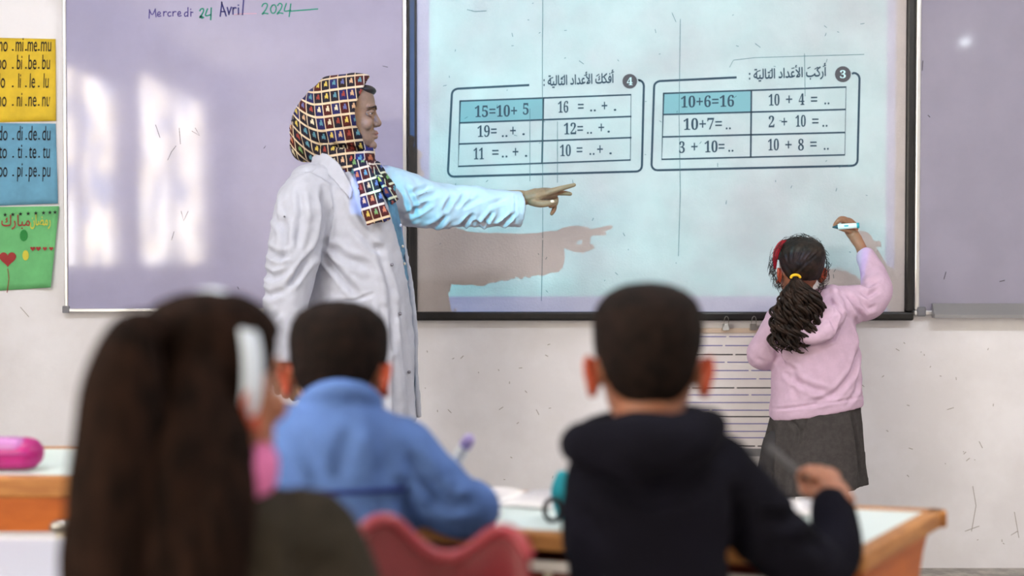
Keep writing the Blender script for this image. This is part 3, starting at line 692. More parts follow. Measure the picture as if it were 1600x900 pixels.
# coat: an open C-shaped shell with two sleeves
def coat_rings(grow, n=60):
    rows_ = [(252, 528, 36, .085, 16, 30), (266, 531, 50, .125, 20, 34), (284, 537, 62, .17, 24, 34), (310, 545, 72, .19, 28, 34), (345, 551, 78, .19, 27, 32), (400, 560, 81, .185, 22, 26), (450, 563, 83, .185, 13, 19),
             (500, 566, 84, .19, 7, 11), (560, 566, 86, .2, 5, 9), (620, 566, 88, .21, 5, 9), (655, 566, 90, .215, 6, 9)]
    out = []
    for py, cx_, hw, hd, o1, o2 in cr(rows_, 5):
        k = np.radians(np.linspace(-o1 - 6, -360 + o2 - 6, n)); c = TP(cx_, py); s = TY0 / F
        cs, sn = np.cos(k), np.sin(k); p = 2.25
        fl = 1 + 0.025 * np.sin(k * 5 + 1) * np.clip((py - 470) / 150, 0, 1)
        out.append(np.stack([c.x + np.sign(cs) * np.abs(cs) ** (2 / p) * (hw * s + grow) * fl, TY0 + np.sign(sn) * np.abs(sn) ** (2 / p) * (hd + grow) * fl, np.full(n, c.z)], 1))
    return out
def c_shell(t):
    A, B = coat_rings(0), coat_rings(-t); V, Fc = [], []; n = len(A[0]); m = len(A)
    for r in A + B: V.append(r)
    V = np.vstack(V); ix = lambda side, i, j: side * n * m + i * n + j
    for i in range(m - 1):
        for j in range(n - 1):
            Fc.append((ix(0, i, j), ix(0, i, j + 1), ix(0, i + 1, j + 1), ix(0, i + 1, j))); Fc.append((ix(1, i, j), ix(1, i + 1, j), ix(1, i + 1, j + 1), ix(1, i, j + 1)))
        for j in (0, n - 1):
            q = (ix(0, i, j), ix(0, i + 1, j), ix(1, i + 1, j), ix(1, i, j)); Fc.append(q if j == 0 else q[::-1])
    for j in range(n - 1):
        for i in (0, m - 1):
            q = (ix(0, i, j), ix(1, i, j), ix(1, i, j + 1), ix(0, i, j + 1)); Fc.append(q if i == 0 else q[::-1])
    return (V, Fc)
def sleeve(path, rad, flat=(1, 1), up=None, hollow=None):
    return tube(path, rad, n=24, sub=6, flat=flat, up=up)
sl_far = [tube([Pp(588, 292, .10), Pp(622, 306, .13), Pp(670, 320, .165), Pp(735, 323, .20), Pp(790, 326, .235), Pp(813, 327, .25)], [.078, .088, .080, .070, .063, .0615], n=28, sub=6, caps=False)]
sl_near = [tube([Pp(492, 292, -.13), Pp(474, 330, -.17), Pp(460, 390, -.20), Pp(450, 450, -.22), Pp(440, 520, -.245), Pp(437, 566, -.25)], [.078, .088, .080, .070, .058, .050], n=28, sub=6, caps=False)]
# cuffs end flat and a little hollow
def flatcuff(vf, a, b, r):
    return vf
coat = remesh([c_shell(.016)] + sl_far + sl_near + [ell(Pp(497, 283, -.09), (.085, .095, .06)), ell(Pp(570, 284, .08), (.10, .095, .06))], .0058, 4)
q = lambda *a: [tuple(TP(x, y)) for x, y in a]
far_f = [(q((636, 335), (653, 326), (671, 314)), .009, .011), (q((666, 354), (680, 348), (695, 336)), .008, .012), (q((703, 355), (718, 352), (737, 335)), .007, .013), (q((745, 353), (755, 345), (768, 330)), .007, .012),
         (q((774, 353), (788, 346), (803, 331)), .007, .012), (q((652, 312), (680, 300)), .009, .007), (q((690, 330), (705, 305)), .008, .008), (q((712, 320), (726, 300)), .008, .006), (q((640, 300), (668, 290)), .008, .006),
         (q((735, 345), (775, 352)), .006, .006), (q((722, 322), (750, 305)), .008, .005), (q((632, 290), (645, 315), (646, 340)), .008, .008), (q((760, 318), (790, 308)), .009, .004), (q((805, 300), (806, 352)), .004, .003)]
near_f = [(q((520, 300), (526, 340), (518, 380), (506, 402)), .008, .012), (q((506, 398), (486, 428), (474, 446)), .008, .013), (q((440, 300), (446, 340), (470, 362)), .010, .007), (q((436, 390), (456, 400), (478, 398)), .009, .010), (q((428, 420), (450, 432), (472, 424)), .009, .010),
          (q((424, 450), (446, 458), (470, 450)), .009, .008), (q((486, 300), (492, 340), (484, 390)), .010, .008), (q((462, 330), (470, 380), (456, 420)), .010, .008), (q((430, 480), (452, 492), (464, 480)), .009, .006), (q((420, 520), (446, 530)), .008, .005), (q((414, 558), (462, 560)), .004, .003),
          (q((514, 395), (540, 425), (566, 456)), .010, .012), (q((520, 384), (555, 405), (590, 418)), .012, .009), (q((536, 470), (565, 467), (592, 457)), .005, .007), (q((540, 476), (543, 560), (548, 640)), .010, .006),
          (q((590, 460), (594, 520), (590, 560)), .006, .005), (q((560, 300), (576, 340), (592, 370)), .012, .008), (q((604, 480), (608, 560), (612, 650)), .010, .010), (q((580, 500), (576, 580), (582, 655)), .012, .010), (q((600, 390), (616, 450), (622, 540)), .009, .006),
          (q((560, 350), (590, 385), (605, 392)), .010, .008), (q((528, 262), (548, 275), (556, 290)), .006, .008), (q((505, 262), (490, 275), (468, 282)), .008, .005), (q((622, 560), (628, 650)), .010, .008), (q((630, 480), (640, 560), (646, 650)), .005, .004)]
far_f = [(p_, w_ * .85, d_ * 1.35) for p_, w_, d_ in far_f]; near_f = [(p_, w_, d_ * 1.2) for p_, w_, d_ in near_f]
coat = crease(coat, far_f, (0, 2), lambda v, N: (v[:, 0] > TP(628, 300).x) * (v[:, 2] > TP(640, 370).z) * np.clip(-N[:, 1] * 2 + .6, 0, 1))
coat = crease(coat, near_f, (0, 2), lambda v, N: np.clip(-N[:, 1] * 2 + .3, 0, 1) * ((v[:, 0] < TP(650, 300).x)))
coat = rumple(coat, .006, 14, 3.0, (1, 1, .6)); coat = rumple(coat, .003, 40, 8.0)
coat_m = mat('white_cotton_coat', (184, 187, 202), 0.8, 0.2, var=0.03, scale=20, bump=0.08, bscale=400)
ct = obj('coat', coat, coat_m, tr)
# flat ends of the sleeves: a dark opening inside each cuff
cuff_in = mat('cuff_shadow_lining', (170, 170, 180), 0.9)
def ring_band(c0, c1, r0, r1, th, fl=(1, 1), up=None):
    return tube([c0, tuple(Vector(c0).lerp(Vector(c1), .5)), c1], [r0, (r0 + r1) / 2, r1], n=28, sub=3, caps=False)
btn = mat('grey_snap_button', (110, 108, 120), 0.3, 0.5, metal=0.4)
def on_coat(px, py, dmin=-.3):
    """point of the coat's camera-side surface at a place given in the coat's own x/z"""
    t = TP(px, py); d = (coat[0][:, 0] - t.x) ** 2 + (coat[0][:, 2] - t.z) ** 2; k = np.where(d < .008 ** 2)[0]
    if len(k) == 0: return t
    j = k[np.argmin(coat[0][k, 1])]; return Vector((t.x, coat[0][j, 1], t.z))
for px, py in ((619, 413), (631, 487), (643, 577)):
    c = on_coat(px, py); obj('coat_button', join(ell(c + Vector((0, -.001, 0)), (.0055, .004, .0055), 14, 8)), btn, ct)
obj('coat_button', ell(on_coat(466, 342), (.003, .004, .003)), btn, ct)
# collar
def strip(pa, pb, th, m, name, root, n=12, vox=.004, sm=2, extra=None):
    """cloth strip between two edge curves"""
    A = cr(pa, n); B = cr(pb, n); V, Fc = [], []; k = 5
    for a, b in zip(A, B):
        nrm = np.cross(b - a, (A[-1] - A[0])); nrm /= np.linalg.norm(nrm) + 1e-9
        for side in (1, -1):
            for i in range(k + 1): V.append(a + (b - a) * i / k + nrm * side * th / 2)
    w2 = 2 * (k + 1); N_ = len(A)
    for i in range(N_ - 1):
        for j in range(k):
            o_ = i * w2 + j; Fc.append((o_, o_ + 1, o_ + 1 + w2, o_ + w2)); o2 = o_ + k + 1; Fc.append((o2, o2 + w2, o2 + 1 + w2, o2 + 1))
        a0, b0 = i * w2, i * w2 + k + 1; Fc.append((a0, a0 + w2, b0 + w2, b0)); a1, b1 = a0 + k, b0 + k; Fc.append((a1, b1, b1 + w2, a1 + w2))
    for i in (0, N_ - 1):
        for j in range(k):
            o_ = i * w2 + j; o2 = o_ + k + 1; qd = (o_, o2, o2 + 1, o_ + 1); Fc.append(qd if i == 0 else qd[::-1])
    return (np.array(V), Fc)
col_ = strip([Pp(488, 245, -.06), Pp(506, 240, -.10), Pp(526, 252, -.135), Pp(540, 272, -.165), Pp(552, 296, -.185)], [Pp(486, 258, -.075), Pp(500, 262, -.125), Pp(516, 276, -.168), Pp(530, 292, -.19), Pp(548, 312, -.20)], .009, None, '', None)
obj('collar', rumple(remesh([col_], .004, 2), .002, 40), coat_m, ct)
# trousers and shoes (below the coat)
for sx, dy in ((548, -.09), (580, .09)):
    h = TP(sx, 590, dy); f = Vector((h.x + (.04 if dy > 0 else -.06), h.y, 0))
    obj('trouser_leg', tube([h, (h + f) / 2 + Vector((.02, 0, 0)), f + Vector((0, 0, .06))], [.10, .085, .08], n=18), trouser_d, tr); shoe(tr, f + Vector((-.03, 0, 0)), (1, 0, 0), .24)

# headscarf
def scarf_mat():
    m = bpy.data.materials.new('patterned_scarf'); m.use_nodes = True; nt = m.node_tree; b = nt.nodes['Principled BSDF']
    b.inputs['Roughness'].default_value = 0.75; b.inputs['Specular IOR Level'].default_value = 0.2
    uv = nt.nodes.new('ShaderNodeUVMap'); sp = nt.nodes.new('ShaderNodeSeparateXYZ'); nt.links.new(uv.outputs[0], sp.inputs[0])
    def n_(op, a, b2=None):
        x = nt.nodes.new('ShaderNodeMath'); x.operation = op
        for i, q_ in enumerate((a, b2)):
            if q_ is None: continue
            if isinstance(q_, (int, float)): x.inputs[i].default_value = q_
            else: nt.links.new(q_, x.inputs[i])
        return x.outputs[0]
    fu, fv = n_('FRACT', sp.outputs[0]), n_('FRACT', sp.outputs[1]); iu, iv = n_('FLOOR', sp.outputs[0]), n_('FLOOR', sp.outputs[1])
    def rng(x, lo, hi): return n_('MULTIPLY', n_('GREATER_THAN', x, lo), n_('LESS_THAN', x, hi))
    cell = n_('MULTIPLY', rng(fu, .05, .96), rng(fv, .09, .92))
    # dark bracket shaped like a C with a middle tooth, on a coloured tile
    ring = n_('SUBTRACT', 1.0, n_('MULTIPLY', rng(fu, .36, .74), rng(fv, .37, .64)))
    tooth = n_('MULTIPLY', rng(fu, .40, .62), rng(fv, .20, .42)); slot = n_('MULTIPLY', rng(fu, .5, .7), rng(fv, .6, .8))
    dark = n_('MINIMUM', n_('MAXIMUM', ring, tooth), n_('SUBTRACT', 1.0, slot))
    cmb = nt.nodes.new('ShaderNodeCombineXYZ'); nt.links.new(iu, cmb.inputs[0]); nt.links.new(iv, cmb.inputs[1])
    wn = nt.nodes.new('ShaderNodeTexWhiteNoise'); wn.noise_dimensions = '3D'; nt.links.new(cmb.outputs[0], wn.inputs[0])
    rp = nt.nodes.new('ShaderNodeValToRGB'); rp.color_ramp.interpolation = 'CONSTANT'; e = rp.color_ramp.elements
    cols = [(0, (140, 60, 52)), (.16, (196, 172, 84)), (.3, (84, 132, 150)), (.44, (196, 160, 130)), (.56, (112, 148, 92)), (.68, (205, 195, 170)), (.82, (92, 98, 150)), (.92, (186, 110, 76))]
    e[0].position = 0; e[0].color = lin(cols[0][1]); e[1].position = cols[1][0]; e[1].color = lin(cols[1][1])
    for p_, c_ in cols[2:]: x = e.new(p_); x.color = lin(c_)
    nt.links.new(wn.outputs[0], rp.inputs[0])
    def mix(f, a, b2):
        x = nt.nodes.new('ShaderNodeMix'); x.data_type = 'RGBA'; nt.links.new(f, x.inputs[0])
        for i, q_ in ((6, a), (7, b2)):
            if isinstance(q_, tuple): x.inputs[i].default_value = q_
            else: nt.links.new(q_, x.inputs[i])
        return x.outputs[2]
    r2 = nt.nodes.new('ShaderNodeValToRGB'); r2.color_ramp.interpolation = 'CONSTANT'; e = r2.color_ramp.elements
    e[0].position = 0; e[0].color = lin((30, 26, 40)); e[1].position = .45; e[1].color = lin((70, 25, 25))
    x = e.new(.6); x.color = lin((35, 35, 85)); x = e.new(.8); x.color = lin((40, 28, 24)); x = e.new(.93); x.color = lin((30, 70, 80))
    nt.links.new(wn.outputs[1], r2.inputs[0])
    tile = mix(dark, rp.outputs[0], r2.outputs[0]); full = mix(cell, lin((212, 192, 165)), tile)
    nt.links.new(full, b.inputs['Base Color']); return m
sc_m = scarf_mat()
def set_uv(o, uvs):
    me = o.data; l = me.uv_layers.new(name='UVMap'); idx = np.empty(len(me.loops), int); me.loops.foreach_get('vertex_index', idx)
    l.data.foreach_set('uv', uvs[idx].ravel())
def scarf_shell():
    st = [(577, 118, 237, .080, 21), (564, 115, 243, .090, 14), (545, 114.5, 248, .097, 8), (525, 116, 252, .099, 4), (505, 122, 254, .098, 1), (487, 137, 254, .094, 0), (470, 156, 252, .083, 0), (459, 176, 245, .062, 0), (453, 196, 232, .032, 0)]
    n = 60; outs = []
    for grow in (0, -.009):
        R_ = []
        for cx_, ty, by, hd, rec in cr(st, 4):
            k = np.linspace(0, 2 * np.pi, n, endpoint=False); cy = (ty + by) / 2; hh = (by - ty) / 2
            X_ = cx_ - rec * np.sin(k) ** 2; Yp_ = cy - hh * np.cos(k) * (1 + grow * 9)
            wob = 1 - 0.06 * np.clip(-np.cos(k), 0, 1)
            R_.append(np.array([list(TP(a, b2, (hd + grow) * math.sin(t) * w_)) for a, b2, t, w_ in zip(X_, Yp_, k, wob)]))
        outs.append(R_)
    A, B = outs; m = len(A); V = np.vstack(A + B); Fc = []; off = m * n
    for i in range(m - 1):
        for j in range(n):
            j2 = (j + 1) % n; Fc.append((i * n + j, i * n + j2, (i + 1) * n + j2, (i + 1) * n + j)); Fc.append((off + i * n + j, off + (i + 1) * n + j, off + (i + 1) * n + j2, off + i * n + j2))
    for j in range(n):
        j2 = (j + 1) % n; Fc.append((j, off + j, off + j2, j2))
    c0 = len(V); V = np.vstack([V, A[-1].mean(0), B[-1].mean(0)]); b0 = (m - 1) * n
    for j in range(n):
        j2 = (j + 1) % n; Fc.append((c0, b0 + j, b0 + j2)); Fc.append((c0 + 1, off + b0 + j2, off + b0 + j))
    return (V, Fc)
folds = [tube(pts(*[(x, y, TY0 + d) for x, y, d in a]), r, n=14, sub=5, flat=(1, .62)) for a, r in (
    ([(486, 238, .0), (500, 244, -.07), (530, 250, -.105), (560, 250, -.09), (577, 246, -.03), (572, 246, .05), (530, 246, .09)], [.02, .026, .028, .026, .024, .024, .026]),
    ([(505, 232, -.09), (535, 242, -.108), (562, 246, -.085), (580, 240, -.02), (572, 242, .05)], [.014, .02, .02, .019, .018]),
    ([(520, 258, -.11), (548, 266, -.125), (572, 268, -.10), (588, 262, -.04), (586, 262, .03), (560, 258, .09)], [.016, .022, .024, .022, .02, .02]),
    ([(546, 250, -.11), (568, 262, -.115), (590, 285, -.10), (606, 305, -.085)], [.02, .026, .026, .018]))]
sv = remesh([scarf_shell()] + folds, .0042, 2)
sv = crease(sv, [(q((490, 150), (498, 190), (520, 225), (545, 240)), .010, .006), (q((474, 180), (486, 215), (515, 242)), .009, .008), (q((466, 205), (480, 238), (505, 250)), .008, .008), (q((556, 150), (540, 200), (548, 238)), .010, .004), (q((520, 236), (550, 232), (570, 240)), .006, .007), (q((500, 205), (530, 232), (562, 236)), .007, .006),
                 (q((460, 215), (470, 235), (480, 250)), .006, .006)], (0, 2), lambda v, N: np.clip(-N[:, 1] * 2 + .4, 0, 1))
sv = rumple(sv, .005, 26, 5.0)
so = obj('headscarf', sv, sc_m, tr)
cH = TP(525, 180); dv = sv[0] - np.array(cH)
rx, rz = dv[:, 0], dv[:, 2]
tilt = math.radians(-8); xx = rx * math.cos(tilt) - rz * math.sin(tilt); zz = rx * math.sin(tilt) + rz * math.cos(tilt)
# rows follow the curve of the cap: columns run round the crown, rows step down from it
uu = np.arctan2(np.abs(dv[:, 1]) + .02, np.abs(zz) + 1e-4)
yy = np.where(sv[0][:, 2] > cH.z - .02, np.maximum(zz, -.02) - 0.10 * (1 - np.clip(-xx / .16, 0, 1) * .0) * 0, zz)
bend = zz - 0.9 * np.clip(-xx - .03, 0, .2) ** 2 * 8
set_uv(so, np.stack([xx / .0265 + 20, bend / .041 + 20.3], 1))
def tail(pa, pb, off):
    v = strip(pa, pb, .008, None, '', None, n=14); v = remesh([v], .0042, 2); v = rumple(v, .006, 30, off); return v
A = [(548, 246, -.125), (556, 280, -.165), (562, 318, -.203), (573, 353, -.212)]; B = [(575, 252, -.12), (590, 285, -.165), (602, 318, -.188), (612, 342, -.188)]
tv = tail([Pp(*a) for a in A], [Pp(*b) for b in B], 2.0); tv = crease(tv, [(q((552, 262), (572, 310), (590, 350)), .007, .006), (q((566, 262), (590, 310)), .006, .005)], (0, 2))
to = obj('scarf_tail', tv, sc_m, tr); d = tv[0] - np.array(TP(573, 353)); a_ = math.radians(-17)
set_uv(to, np.stack([(d[:, 0] * math.cos(a_) - d[:, 2] * math.sin(a_)) / .025 + 31.2, (d[:, 0] * math.sin(a_) + d[:, 2] * math.cos(a_)) / .042 + 31.05], 1))
A = [(580, 258, -.10), (594, 285, -.13), (612, 320, -.12)]; B = [(592, 254, -.02), (612, 282, -.045), (622, 312, -.06)]
tv = tail([Pp(*a) for a in A], [Pp(*b) for b in B], 7.0); to = obj('scarf_tail', tv, sc_m, tr); d = tv[0] - np.array(TP(600, 320)); a_ = math.radians(-30)
set_uv(to, np.stack([(d[:, 0] * math.cos(a_) - d[:, 2] * math.sin(a_)) / .025 + 41.2, (d[:, 0] * math.sin(a_) + d[:, 2] * math.cos(a_)) / .042 + 41.05], 1))
# ------------------------------------------------------------------ child builders
h_ad[0] = False
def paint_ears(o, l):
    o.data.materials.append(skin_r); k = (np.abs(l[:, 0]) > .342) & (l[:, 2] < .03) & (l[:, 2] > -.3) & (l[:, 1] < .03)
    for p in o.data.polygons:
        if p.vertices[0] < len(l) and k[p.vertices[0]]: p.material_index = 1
def hair_cap(M, grow, keep, amp, seed, vox=.004, extra=()):
    """hair over the skull: the head's own loft, grown, cut along the hairline and closed by an inner skin"""
    zs = np.concatenate([np.linspace(-.5, .4, 64), np.linspace(.41, .5, 16)]); n = 72
    A = head_loft(grow, n, zs); B = head_loft(-.06, n, zs)
    Fc = [q_ for q_ in A[1] if all(i < len(zs) * n for i in q_) and keep(*np.mean([A[0][i] for i in q_], axis=0))]
    top = [q_ for q_ in A[1] if any(i == len(zs) * n + 1 for i in q_)]
    allf = Fc + top; off = len(A[0]); ed = {}
    for q_ in allf:
        for i in range(len(q_)): e = (q_[i], q_[(i + 1) % len(q_)]); ed[e] = 1
    side = [(b, a, a + off, b + off) for a, b in ed if (b, a) not in ed]
    V = np.vstack([A[0], B[0]]); fin = allf + [tuple(i + off for i in q_[::-1]) for q_ in allf] + side
    used = sorted({i for q_ in fin for i in q_}); mp = {i: k for k, i in enumerate(used)}
    sh_ = xf((V[used], [tuple(mp[i] for i in q_) for q_ in fin]), M)
    v = remesh([sh_] + list(extra), vox, 2)
    return rumple(v, amp, 120, seed, (1, 1, .5))
def short_keep(x, y, z):
    hl = np.interp(y, [-.6, -.27, -.19, -.12, .05, .14, .22, .4], [-.43, -.40, -.24, .02, .0, -.04, .27, .33]); return z > hl
hair_k = mat('black_brown_hair', (38, 25, 20), 0.8, 0.03, rgb2=(19, 13, 11), scale=60, bump=0.4, bscale=250, stretch=(1, 1, .3))
hair_b = mat('cropped_brown_hair', (32, 22, 19), 0.8, 0.08, rgb2=(19, 14, 13), scale=50, bump=0.4, bscale=300)
def fist(c, fwd, upv, side, s, grip=True):
    """loosely closed hand: palm, four curled fingers, thumb from the palm's side; frame fwd/up/side, scale s"""
    c, f_, u_, d_ = Vector(c), Vector(fwd).normalized(), Vector(upv).normalized(), Vector(side).normalized()
    q_ = lambda a, b, e: tuple(c + (f_ * a + u_ * b + d_ * e) * s)
    S = [tube([q_(-.05, 0, 0), q_(-.01, .002, 0), q_(.025, .003, 0)], [.024 * s, .029 * s, .027 * s], n=14)]
    for k, e in enumerate((-.026, -.009, .008, .024)):
        r = (.0095, .010, .0095, .0082)[k] * s; o_ = (-.002, .004, .002, -.006)[k]
        S.append(tube([q_(.015, .018, e), q_(.045 + o_, .016, e), q_(.058 + o_, -.004, e), q_(.042 + o_, -.022, e * .9), q_(.024, -.02, e * .9)], [r * 1.1, r, r * .95, r * .9, r * .75], n=10, sub=3))
    S.append(tube([q_(-.02, -.006, -.024), q_(.012, -.016, -.036), q_(.036, -.02, -.028), q_(.052, -.018, -.012)], [.013 * s, .0115 * s, .010 * s, .008 * s], n=10, sub=3))
    return S

# ------------------------------------------------------------------ girl in pink writing on the board
GY = 4.60
G = lambda x, y, d=0.0: tuple(P(x, y, GY + d))
gq = lambda *a: [G(x, y) for x, y in a]
base = Vector((G(1270, 800)[0], GY, 0))
gr = thing('person', base, 'girl in a pink hooded sweatshirt and grey skirt writing on the lit board', 'person')
gM = pose(G(1249, 418), .198, yaw=math.radians(10), pitch=math.radians(-8), wd=1.05)
(hv, hf), hl = head_mesh(gM, .0032, [tube([G(1250, 440, -.005), G(1254, 470, -.01), G(1262, 500, -.01)], [.042, .042, .06], n=16)])
under = [torso([(475, 1264, 36, .05), (500, 1270, 46, .075), (560, 1277, 46, .075), (640, 1276, 50, .08), (690, 1276, 50, .08)], GY),
         tube([G(1316, 482, 0), G(1366, 456, .06), G(1351, 405, .15)], [.036, .036, .022]), tube([G(1222, 500, 0), G(1192, 556, .02), G(1216, 546, .14)], [.036, .036, .026])]
# raised right hand: wrist, palm, fingers round the marker
r_ = [tube([G(1352, 404, .15), G(1345, 386, .17), G(1337, 372, .19)], [.023, .019, .021], n=14),
      tube([G(1339, 374, .19), G(1331, 364, .20), G(1325, 358, .205)], [.020, .021, .017], n=14),
      chain([G(1330, 362, .188), G(1318, 358, .176), G(1308, 354, .186), G(1305, 350, .20)], [.0105, .0095, .0085, .007]),
      chain([G(1328, 356, .20), G(1319, 346, .19), G(1310, 345, .182), G(1304, 352, .19)], [.010, .0092, .0085, .0066]),
      chain([G(1331, 354, .205), G(1324, 344, .20), G(1314, 341, .196), G(1306, 348, .205)], [.010, .009, .0082, .0066]),
      chain([G(1335, 355, .212), G(1331, 346, .21), G(1323, 343, .206), G(1317, 349, .206)], [.0095, .0085, .0078, .0064]),
      chain([G(1338, 358, .217), G(1336, 350, .218), G(1330, 347, .216), G(1325, 352, .214)], [.0085, .0076, .007, .006])]
l_ = [tube([G(1214, 547, .13), G(1224, 542, .18), G(1230, 540, .205)], [.022, .02, .022], n=12)] + fist(G(1234, 538, .225), (.5, .85, .1), (0, .1, 1), (1, -.4, 0), .8)
body = obj('body', join((hv, hf), remesh(r_, .0024, 2), remesh(l_, .0028, 2), remesh(under + [tube([G(1240, 690, -.02), G(1224, 760, -.02), (G(1222, 760)[0], GY - .02, .06)], [.05, .04, .028]),
            tube([G(1300, 690, .02), G(1300, 760, .02), (G(1300, 760)[0], GY + .02, .06)], [.05, .04, .028])], .009, 2)), skin_c, gr)
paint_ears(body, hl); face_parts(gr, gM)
hoodie_m = mat('pink_fleece', (202, 174, 198), 0.9, 0.1, var=0.04, scale=30, bump=0.06, bscale=500)
hood = [tube([G(1228, 476, -.085), G(1236, 500, -.125), G(1262, 524, -.135), G(1292, 514, -.13), G(1310, 486, -.10), G(1305, 462, -.045)], [.020, .034, .040, .040, .032, .020], n=16, flat=(.8, .8)),
        ell(G(1274, 496, -.10), (.075, .04, .06)), tube([G(1228, 478, -.06), G(1226, 476, .0), G(1238, 470, .05), G(1272, 464, .055), G(1298, 456, .02), G(1305, 458, -.04)], [.02, .026, .026, .026, .026, .02])]
v = remesh([torso([(466, 1260, 30, .055, -.01), (478, 1262, 50, .085, -.008), (498, 1268, 66, .105), (530, 1273, 68, .112), (570, 1276, 68, .11, 0, -3), (610, 1275, 70, .112, 0, -7), (634, 1275, 72, .114, 0, -11), (644, 1276, 71, .112, 0, -12)], GY),
            tube([G(1300, 480, 0), G(1330, 476, .01), G(1358, 470, .03), G(1369, 450, .065), G(1362, 422, .12), G(1353, 401, .15)], [.072, .066, .060, .055, .042, .034], n=24),
            ell(G(1308, 484, 0), (.08, .085, .06)), ell(G(1230, 500, 0), (.075, .085, .06)),
            tube([G(1232, 500, 0), G(1210, 524, -.005), G(1191, 552, .01), G(1200, 556, .06), G(1216, 547, .13)], [.066, .058, .052, .046, .034], n=24)] + hood, .0052, 3)
fold = [(gq((1216, 570), (1232, 590), (1262, 604), (1290, 610)), .010, .008), (gq((1212, 560), (1232, 575), (1240, 600)), .008, .008), (gq((1336, 540), (1322, 580), (1292, 612), (1250, 628)), .010, .010), (gq((1342, 566), (1330, 606), (1310, 628)), .008, .006),
        (gq((1338, 452), (1352, 462), (1372, 452)), .007, .008), (gq((1342, 438), (1356, 446), (1376, 436)), .007, .007), (gq((1342, 426), (1358, 430)), .006, .005), (gq((1318, 458), (1330, 476), (1346, 500)), .009, .010), (gq((1330, 500), (1340, 520), (1342, 545)), .010, .008),
        (gq((1336, 470), (1352, 482), (1366, 478)), .008, .006), (gq((1195, 530), (1206, 548), (1212, 566)), .008, .008), (gq((1214, 512), (1210, 540), (1216, 572)), .007, .012), (gq((1180, 560), (1192, 566)), .007, .005), (gq((1204, 637), (1240, 630), (1290, 623), (1346, 615)), .004, .005),
        (gq((1288, 466), (1304, 490), (1290, 526), (1272, 532)), .006, .008), (gq((1280, 492), (1288, 512)), .005, .006), (gq((1230, 598), (1236, 620)), .008, .005)]
v = crease(v, fold, (0, 2), lambda v_, N: np.clip(-N[:, 1] * 2 + .5, 0, 1)); v = rumple(v, .004, 18, 2)
obj('sweatshirt', v, hoodie_m, gr)
skirt_m = mat('grey_wool_skirt', (68, 64, 64), 0.9, 0.15, var=0.12, scale=60, bump=0.15, bscale=500)
def skirt():
    n = 96; out = []
    for t in np.linspace(0, 1, 16):
        k = np.linspace(0, 2 * np.pi, n, endpoint=False); py = 628 + t * 134; cx_ = 1275 - 9 * t; hw = 66 + 21 * t ** .8; hd = .105 + .05 * t
        pl_ = 1 + (.008 + .035 * t) * np.sin(k * 11 + 1.2 * np.sin(k * 3)) ; c = P(cx_, py, GY); s = GY / F
        out.append(np.stack([c.x + np.cos(k) * hw * s * pl_, GY + np.sin(k) * hd * pl_, np.full(n, c.z) - np.cos(k) * (-9) * s], 1))
    return loft(out[::-1])
v = remesh([skirt()], .006, 1)
v = crease(v, [(gq((1322, 640), (1330, 700), (1334, 750)), .006, .012), (gq((1204, 660), (1198, 710), (1196, 770)), .007, .014), (gq((1226, 650), (1240, 668), (1236, 690)), .007, .008), (gq((1250, 648), (1246, 670)), .006, .006), (gq((1344, 640), (1349, 740)), .005, .008)], (0, 2), lambda v_, N: np.clip(-N[:, 1] * 2 + .5, 0, 1))
obj('skirt', v, skirt_m, gr)
for x, d in ((1219, -.02), (1300, .02)):
    a = Vector((G(x + 2, 700)[0], GY + d, 0)); obj('tights_leg', tube([G(x, 700, d), G(x, 790, d), tuple(a + Vector((0, 0, .26))), tuple(a + Vector((0, 0, .07)))], [.065, .05, .045, .034], n=16), tights, gr); shoe(gr, a + Vector((0, -.04, 0)), (0, 1, 0), .18)
# her hair
curl_m = mat('curly_dark_hair', (46, 31, 24), 0.55, 0.22, rgb2=(22, 15, 12), scale=40)
def g_keep(x, y, z):
    hl = np.interp(y, [-.6, -.25, -.12, -.05, .1, .2, .4], [-.20, -.16, -.02, .14, .14, .30, .36]); return z > hl
hc = hair_cap(gM, .035, g_keep, .0015, 4)
hc = crease(hc, [([G(1222 + k * 9, 384 + abs(k - 4) * 2, -.09), G(1232 + k * 4, 412, -.12), G(1243, 434, -.12)], .0035, .0025) for k in range(0, 8)], (0, 2))
gh = obj('hair', hc, curl_m, gr)
R = random.Random(11); strands = []
core = [(1243, 437), (1248, 462), (1246, 490), (1243, 515), (1241, 540)]
def ctr(t):
    xs = np.interp(t, [0, .08, .25, .5, .75, 1], [1243, 1245, 1252, 1247, 1241, 1240]); ys = 436 + t * 106; w_ = np.interp(t, [0, .06, .2, .45, .7, .9, 1], [6, 9, 24, 35, 32, 30, 26]); return xs, ys, w_
for k in range(130):
    a = R.uniform(0, 6.28); rr = math.sqrt(R.uniform(0.02, 1)); ph = R.uniform(0, 6.28); fr = R.uniform(12, 20); am = R.uniform(4.5, 8.5); t1 = R.uniform(.72, 1.06); pp = []
    for t in np.linspace(0, t1, 30):
        x, y, w_ = ctr(min(t, 1)); y = 436 + t * 106 + (3 if t > .9 else 0)
        ang = ph + t * fr; cu = am * min(1, t * 4) * (1 + .5 * t)
        pp.append(G(x + math.cos(a) * w_ * rr + math.cos(ang) * cu, y + math.sin(ang * .5) * 1.5, -.118 - .012 * min(1, t * 8) + math.sin(a) * rr * w_ * .0011 + math.sin(ang) * cu * .002))
    r0 = R.uniform(.0036, .0068); strands.append(tube(pp, [r0 * .8] + [r0] * 25 + [r0 * .8, r0 * .6, r0 * .4, r0 * .2], n=7, sub=2))
